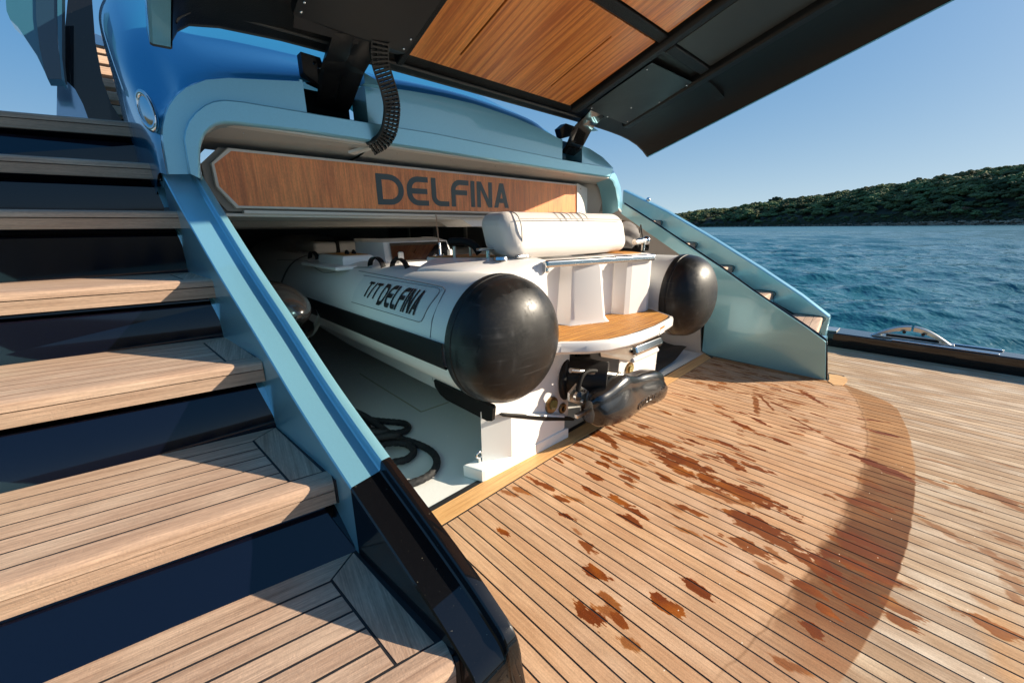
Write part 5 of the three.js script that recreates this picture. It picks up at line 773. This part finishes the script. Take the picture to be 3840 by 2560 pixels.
  for (const z of [-1.52, -1.60]) { part(T, 'rod_post', rod([1.16 + (z + 1.56) * 1.2, .873, -1.56], [1.16 + (z + 1.56) * 1.2, .925, -1.56], .008), M.brushed); }
  // pop up cleats and helm wheel behind the cushion
  part(T, 'folding_cleat', rbx(.12, .012, .03, .005, 1.2, .912, -1.42), M.steel); part(T, 'folding_cleat', rod([1.2, .873, -1.42], [1.2, .91, -1.42], .010), M.steel);
  part(T, 'deck_filler', (() => { const g = new THREE.CylinderGeometry(.03, .034, .012, 20); g.translate(1.17, .878, -1.30); return g; })(), M.steel); part(T, 'deck_cleat', rbx(.07, .014, .024, .006, 1.27, .882, -1.27), M.steel);
  part(T, 'helm_grip', tube([[1.13, .945, -1.62], [1.17, .945, -1.56], [1.20, .925, -1.52], [1.215, .89, -1.5]], .018, 20, 10), M.matt);
  // folded mast with a grey cover, starboard quarter
  part(T, 'grey_cover', (() => { const g = new THREE.SphereGeometry(1, 24, 16), p = g.attributes.position; for (let i = 0; i < p.count; i++) { const x = p.getX(i), y = p.getY(i), z = p.getZ(i), k = 1 + .10 * Math.sin(5 * x + 7 * y) * .6 + .05 * Math.sin(13 * z + 6 * y); p.setXYZ(i, x * .135 * k, Math.max(-.75, y) * .085 * k, z * .1 * k); } g.computeVertexNormals(); g.translate(2.235, .945, -1.36); return g; })(), M.cover = std({ color: C3(.15, .14, .135), roughness: .8 }));
  part(T, 'cover_cord', tube([[2.33, .875, -1.27], [2.365, .93, -1.29], [2.36, .99, -1.30], [2.33, 1.01, -1.29], [2.27, .93, -1.26], [2.24, .885, -1.25]], .004, 40, 6), M.matt);
  part(T, 'mast_joint', merge([rod([2.13, .918, -1.21], [2.25, .925, -1.20], .017), rod([2.21, .865, -1.20], [2.215, .925, -1.20], .012), (() => { const g = new THREE.SphereGeometry(.024, 14, 10); g.translate(2.245, .925, -1.20); return g; })()]), M.steel);
  // ladder cassette under the platform
  part(T, 'ladder_cover', (() => { const g = new RoundedBoxGeometry(.30, .06, .05, 4, .018); g.rotateX(-.35); g.translate(1.975, .372, -1.005); return g; })(), M.steel);
  part(T, 'ladder_bar', (() => { const g = new THREE.CapsuleGeometry(.014, .26, 4, 12); g.rotateZ(Math.PI / 2); g.translate(1.96, .322, -1.0); return g; })(), M.white);
  part(T, 'ladder_arm', prism([[1.55, .425, -1.02], [1.56, .40, -1.02], [1.80, .325, -1.0], [1.84, .345, -1.0], [1.84, .395, -1.0]], [0, 0, -.012]), M.brushed);
  part(T, 'ladder_bolt', (() => { const g = new THREE.CylinderGeometry(.010, .010, .012, 12); g.rotateX(Math.PI / 2); g.translate(1.815, .375, -.995); return g; })(), M.blackmetal);
  { // printed warning label on the rim
    const c = document.createElement('canvas'); c.width = 128; c.height = 96; const x = c.getContext('2d'); x.fillStyle = '#e9e4dc'; x.fillRect(0, 0, 128, 96); x.fillStyle = '#d97a1e'; x.fillRect(0, 0, 128, 28); x.fillStyle = '#222'; x.font = 'bold 20px sans-serif'; x.textAlign = 'center'; x.fillText('\u26A0 WARNING', 64, 21); x.font = '13px sans-serif'; ['Read owner manual', 'before use', 'keep clear of jet'].forEach((s, i) => x.fillText(s, 64, 46 + i * 17));
    const t = new THREE.CanvasTexture(c); t.colorSpace = THREE.SRGBColorSpace; const g = new THREE.PlaneGeometry(.062, .034); g.rotateY(.15); g.translate(1.80, .522, -.8405); part(T, 'warning_label', g, std({ map: t, roughness: .5 }));
  }
  // jet drive: nozzle, steering plate, and the moulded black reversing bucket
  part(T, 'jet_nozzle', merge([(() => { const g = new THREE.CylinderGeometry(.085, .12, .34, 28); g.rotateX(Math.PI / 2); g.rotateY(.5); g.translate(1.50, .285, -1.14); return g; })(), (() => { const g = new THREE.TorusGeometry(.10, .018, 10, 28); g.rotateY(.5); g.translate(1.47, .285, -1.16); return g; })()]), phy({ color: C3(.008, .008, .009), roughness: .5, specularIntensity: .6 }));
  part(T, 'jet_hose', tube([[1.385, .245, -1.02], [1.39, .31, -1.02], [1.43, .352, -1.02], [1.50, .345, -1.01], [1.55, .31, -1.0], [1.60, .298, -.99]], .012, 40, 8), M.matt);
  part(T, 'steering_plate', prism([[1.335, .275, -1.03], [1.385, .308, -1.025], [1.465, .245, -1.0], [1.45, .19, -1.0], [1.395, .205, -1.02], [1.335, .235, -1.03]], [0, 0, -.012]), M.brushed);
  for (const [x, y, r] of [[1.36, .262, .022], [1.405, .275, .008], [1.40, .222, .008], [1.452, .236, .014], [1.448, .208, .012]]) part(T, 'plate_bolt', (() => { const g = new THREE.CylinderGeometry(r, r, .014, 16); g.rotateX(Math.PI / 2); g.translate(x, y, -1.005); return g; })(), M.steel);
  part(T, 'steering_rod', rbx(.13, .02, .02, .004, 1.41, .165, -1.0), M.brushed);
  part(T, 'linkage_arm', rod([1.36, .375, -1.05], [1.66, .29, -.97], .012), M.brushed); part(T, 'linkage_arm', rbx(.05, .022, .02, .006, 1.64, .295, -.965), M.steel);
  { // bucket
    const st = [[1.405, .125, .235, .03], [1.43, .105, .262, .07], [1.50, .088, .278, .088], [1.58, .074, .300, .096], [1.65, .066, .308, .094], [1.72, .064, .285, .084], [1.79, .068, .266, .078], [1.86, .066, .260, .082], [1.93, .058, .250, .088], [2.0, .052, .232, .086], [2.05, .056, .210, .074], [2.08, .072, .182, .05], [2.094, .105, .15, .012]];
    const rows = st.map(([x, y0, y1, d], i) => { const r = [], N = 28; for (let k = 0; k < N; k++) { const a = k / N * 2 * Math.PI, c = Math.cos(a), s = Math.sin(a), e = .62, cz = Math.sign(c) * Math.pow(Math.abs(c), e), sy = Math.sign(s) * Math.pow(Math.abs(s), e); const hy = (y1 - y0) / 2, yy = (y0 + y1) / 2 + hy * sy; const up = smooth(.12, .38, sy), bulge = lerp(1, .70, up) + .06 * Math.exp(-Math.pow((sy - .12) / .09, 2)); r.push(V(x, yy, -.968 + d * bulge * cz * 1.0)); } return r; });
    const cols = rows[0].map((_, k) => new THREE.CatmullRomCurve3(rows.map(r => r[k]), false, 'centripetal').getPoints(48)); const R2 = cols[0].map((_, i) => cols.map(c => c[i]));
    part(T, 'reversing_bucket', loft(R2, { close: true, cap0: true, cap1: true, crease: 70 }), M.bucket = phy({ color: C3(.008, .008, .009), roughness: .24, clearcoat: .7, clearcoatRoughness: .12 }));
    const g = new TextGeometry('WILLIAMS', { font: bold, size: .032, depth: .003, curveSegments: 3, bevelEnabled: true, bevelSize: .0008, bevelThickness: .001, bevelSegments: 1 }); g.scale(1.05, 1.0, 1); g.computeBoundingBox(); const w = g.boundingBox.max.x; const p = g.attributes.position; for (let i = 0; i < p.count; i++) { const u = p.getX(i) / w; const X = lerp(1.70, 2.0, u); let d = .08; for (let q = 0; q < st.length - 1; q++) if (X >= st[q][0] && X <= st[q + 1][0]) d = lerp(st[q][3], st[q + 1][3], (X - st[q][0]) / (st[q + 1][0] - st[q][0])); p.setX(i, X); const yy = p.getY(i); p.setY(i, .116 + .012 * u + yy); p.setZ(i, p.getZ(i) - .968 + d * .985 - .001); } g.computeVertexNormals();
    part(T, 'raised_lettering', g, M.bucket);
  }
}

// ---------------------------------------------------------------- chocks, ropes and stowed gear on the garage floor
{
  const c = thing('boat_chock', 'white plastic chock with a steel eye bolt, under the dinghy near corner', 'boat chock', [1.1, 0, -1.13], 'white chocks under the dinghy');
  const B = (pts, y0, y1, r, name, tops) => { const s = new THREE.Shape(pts.map(([x, z]) => new THREE.Vector2(x, -z))); const g = new THREE.ExtrudeGeometry(s, { depth: y1 - y0 - 2 * r, bevelEnabled: true, bevelSize: r, bevelThickness: r, bevelSegments: 3, bevelOffset: -r }); g.rotateX(-Math.PI / 2); g.translate(0, y0 + r, 0); if (tops) { const p = g.attributes.position; for (let i = 0; i < p.count; i++) if (p.getY(i) > (y0 + y1) / 2) p.setY(i, p.getY(i) - y1 + tops(p.getX(i))); g.computeVertexNormals(); } return part(c, name, g, M.hdpe); };
  B([[.842, -1.195], [.872, -1.108], [.885, -1.104], [1.405, -1.086], [1.405, -1.20]], -.004, .052, .006, 'base');
  B([[.916, -1.160], [1.030, -1.098], [1.385, -1.096], [1.385, -1.19], [.975, -1.19]], .05, .30, .006, 'upright', x => lerp(.285, .125, clamp((x - .918) / .467)));
  const g = new THREE.TorusGeometry(.014, .0042, 10, 24); g.translate(.905, .086, -1.165); part(c, 'eye_bolt', merge([g, rod([.905, .05, -1.165], [.905, .074, -1.165], .006)]), M.steel);
  const c2 = thing('boat_chock', 'white plastic chock at the dinghy far side, mostly behind the black bucket', 'boat chock', [2.2, 0, -1.14], 'white chocks under the dinghy');
  part(c2, 'base', rbx(.30, .055, .10, .006, 2.12, .024, -1.13), M.hdpe); part(c2, 'upright', rbx(.24, .12, .08, .006, 2.06, .09, -1.16), M.hdpe);
  // mooring line in loose coils
  const rope = std({ color: C3(.012, .012, .013), roughness: .75, side: THREE.DoubleSide });
  const ml = thing('mooring_rope', 'thick black braided mooring rope in loose coils on the white garage floor', 'rope', [.75, 0, -1.5]);
  const r = .0165, P = [[.30, .05, -1.62], [.55, .075, -1.60], [.70, .07, -1.615], [.785, .03, -1.60], [.825, .016, -1.53], [.835, .016, -1.43], [.808, .016, -1.345], [.75, .016, -1.29], [.69, .016, -1.278], [.62, .016, -1.30], [.56, .016, -1.38], [.585, .02, -1.47], [.65, .03, -1.455], [.72, .02, -1.45], [.775, .02, -1.485], [.775, .03, -1.55], [.72, .05, -1.575], [.6, .06, -1.6], [.52, .04, -1.7], [.56, .03, -1.82], [.66, .05, -1.72], [.76, .05, -1.60], [.73, .09, -1.56], [.62, .09, -1.63], [.52, .08, -1.76]];
  const braid = pts => { const cv = new THREE.CatmullRomCurve3(pts.map(p => V(p)), false, 'centripetal'), L = cv.getLength(), n = Math.min(1500, Math.round(L / .0022)), N = 20, fr = cv.computeFrenetFrames(n), rows = []; for (let i = 0; i <= n; i++) { const c = cv.getPointAt(i / n), row = [], q = i / n * L / .03; for (let k = 0; k < N; k++) { const a = k / N * 2 * Math.PI, h = Math.max(Math.sin(4 * a + q * 6.283), Math.sin(4 * a - q * 6.283)), R = r * (.93 + .10 * h); row.push(c.clone().addScaledVector(fr.normals[i], R * Math.cos(a)).addScaledVector(fr.binormals[i], R * Math.sin(a))); } rows.push(row); } return loft(rows, { close: true, crease: 70, cap0: true, cap1: true }); };
  part(ml, 'coil', braid(P), rope);
  part(ml, 'coil', braid([[.30, .04, -2.25], [.55, .05, -2.12], [.70, .03, -2.0], [.82, .016, -1.87], [.885, .016, -1.76], [.862, .016, -1.70], [.80, .02, -1.70], [.70, .05, -1.76], [.55, .08, -1.95], [.42, .10, -2.1]]), rope);
  part(ml, 'coil', braid([[.45, .10, -2.3], [.62, .12, -2.05], [.70, .10, -1.86], [.74, .06, -1.68], [.70, .10, -1.6], [.58, .12, -1.72], [.46, .13, -1.95], [.52, .11, -2.2], [.64, .07, -2.1], [.72, .06, -1.9], [.66, .05, -1.7]]), rope);
  // black diving scooter with a bare metal nose, behind the stringer
  const sb = thing('sea_scooter', 'black underwater scooter with a pale metal nose, lying between the stringer and the dinghy', 'sea scooter', [.5, .6, -2.0]);
  const body = new THREE.SphereGeometry(1, 28, 18); body.scale(.12, .105, .42); body.translate(.47, .665, -2.2); part(sb, 'body', body, phy({ color: C3(.01, .01, .011), roughness: .25, clearcoat: .8 }));
  part(sb, 'metal_nose', (() => { const rows = []; for (let i = 0; i <= 8; i++) { const t = i / 8, z = lerp(-1.93, -1.80, t), w = lerp(.11, .05, t * t), yc = lerp(.625, .60, t); rows.push(arc(0, 0, w, w * .8, 200, 380, 10).map(([a, b]) => [.475 + a, yc + b, z])); } return loft(rows, { crease: 60 }); })(), std({ color: C3(.62, .58, .52), metalness: 1, roughness: .35, side: THREE.DoubleSide }));
  part(sb, 'cradle', rbx(.2, .5, .5, .02, .46, .3, -2.25), M.matt);
  // stowed gear and fittings that show dimly at the back of the garage
  const hose = thing('coiled_hose', 'dark hose hanging in the near corner of the garage behind the name board', 'hose', [.34, .9, -2.6]);
  part(hose, 'loop', tube([[.33, 1.05, -2.5], [.36, .8, -2.48], [.40, .66, -2.55], [.42, .8, -2.66], [.38, 1.0, -2.68], [.36, .75, -2.6], [.37, .55, -2.62]], .014, 60, 8), M.matt);
  const rib = structGroup('garage_framing', 'pale ribs and pipe runs along the garage sides', [1.8, .6, -4]);
  for (let i = 0; i < 5; i++) { part(rib, 'frame_rib', rbx(.03, 1.05, .06, .006, .285, .54, -2.9 - i * .75), M.liner); part(rib, 'frame_rib', rbx(.03, 1.05, .06, .006, 3.335, .54, -2.9 - i * .75), M.liner); part(rib, 'deck_beam', rbx(3.0, .05, .06, .006, 1.8, 1.055, -2.9 - i * .75), M.liner); }
  part(rib, 'pipe_run', rod([.31, .88, -2.3], [.31, .86, -6.4], .018), M.trim); part(rib, 'pipe_run', rod([.31, .80, -2.3], [.31, .78, -6.4], .012), M.brushed);
  const strap = thing('tie_down_strap', 'grey tie down strap from the garage floor over the near tube of the dinghy', 'strap', [.7, .5, -3.1]);
  part(strap, 'webbing', (() => { const pts = [[.52, 0, -3.05], [.66, .45, -3.05], [.72, .66, -3.05], [.82, .80, -3.05], [.963, .842, -3.05], [1.1, .80, -3.05], [1.19, .68, -3.05]], cv = new THREE.CatmullRomCurve3(pts.map(p => V(p))); const P = cv.getPoints(30); return loft([P.map(p => [p.x, p.y, p.z - .02]), P.map(p => [p.x, p.y, p.z + .02])], { crease: 60 }); })(), std({ color: C3(.12, .12, .12), roughness: .85, side: THREE.DoubleSide }));
  // black rubber mat at the far side
  const mat = []; for (let i = 0; i <= 12; i++) { const row = []; for (let k = 0; k <= 10; k++) { const x = lerp(2.22, 3.12, i / 12), z = lerp(-1.18, -1.75, k / 10) - (i / 12) * .06; row.push([x + .02 * Math.sin(k * .9), .012 + .10 * smooth(.25, 1, k / 10) * (.6 + .4 * Math.sin(i * .9)) + .03 * Math.sin(i * 1.4 + k * .6) * smooth(0, .3, k / 10) + .06 * smooth(.7, 1, i / 12), z]); } mat.push(row); }
  solo('rubber_mat', loft(mat, { crease: 80 }), std({ color: C3(.014, .013, .013), roughness: .55, side: THREE.DoubleSide }), 'crumpled black rubber mat on the garage floor beside the far chock', 'mat');
}
renderer.render(scene, camera);
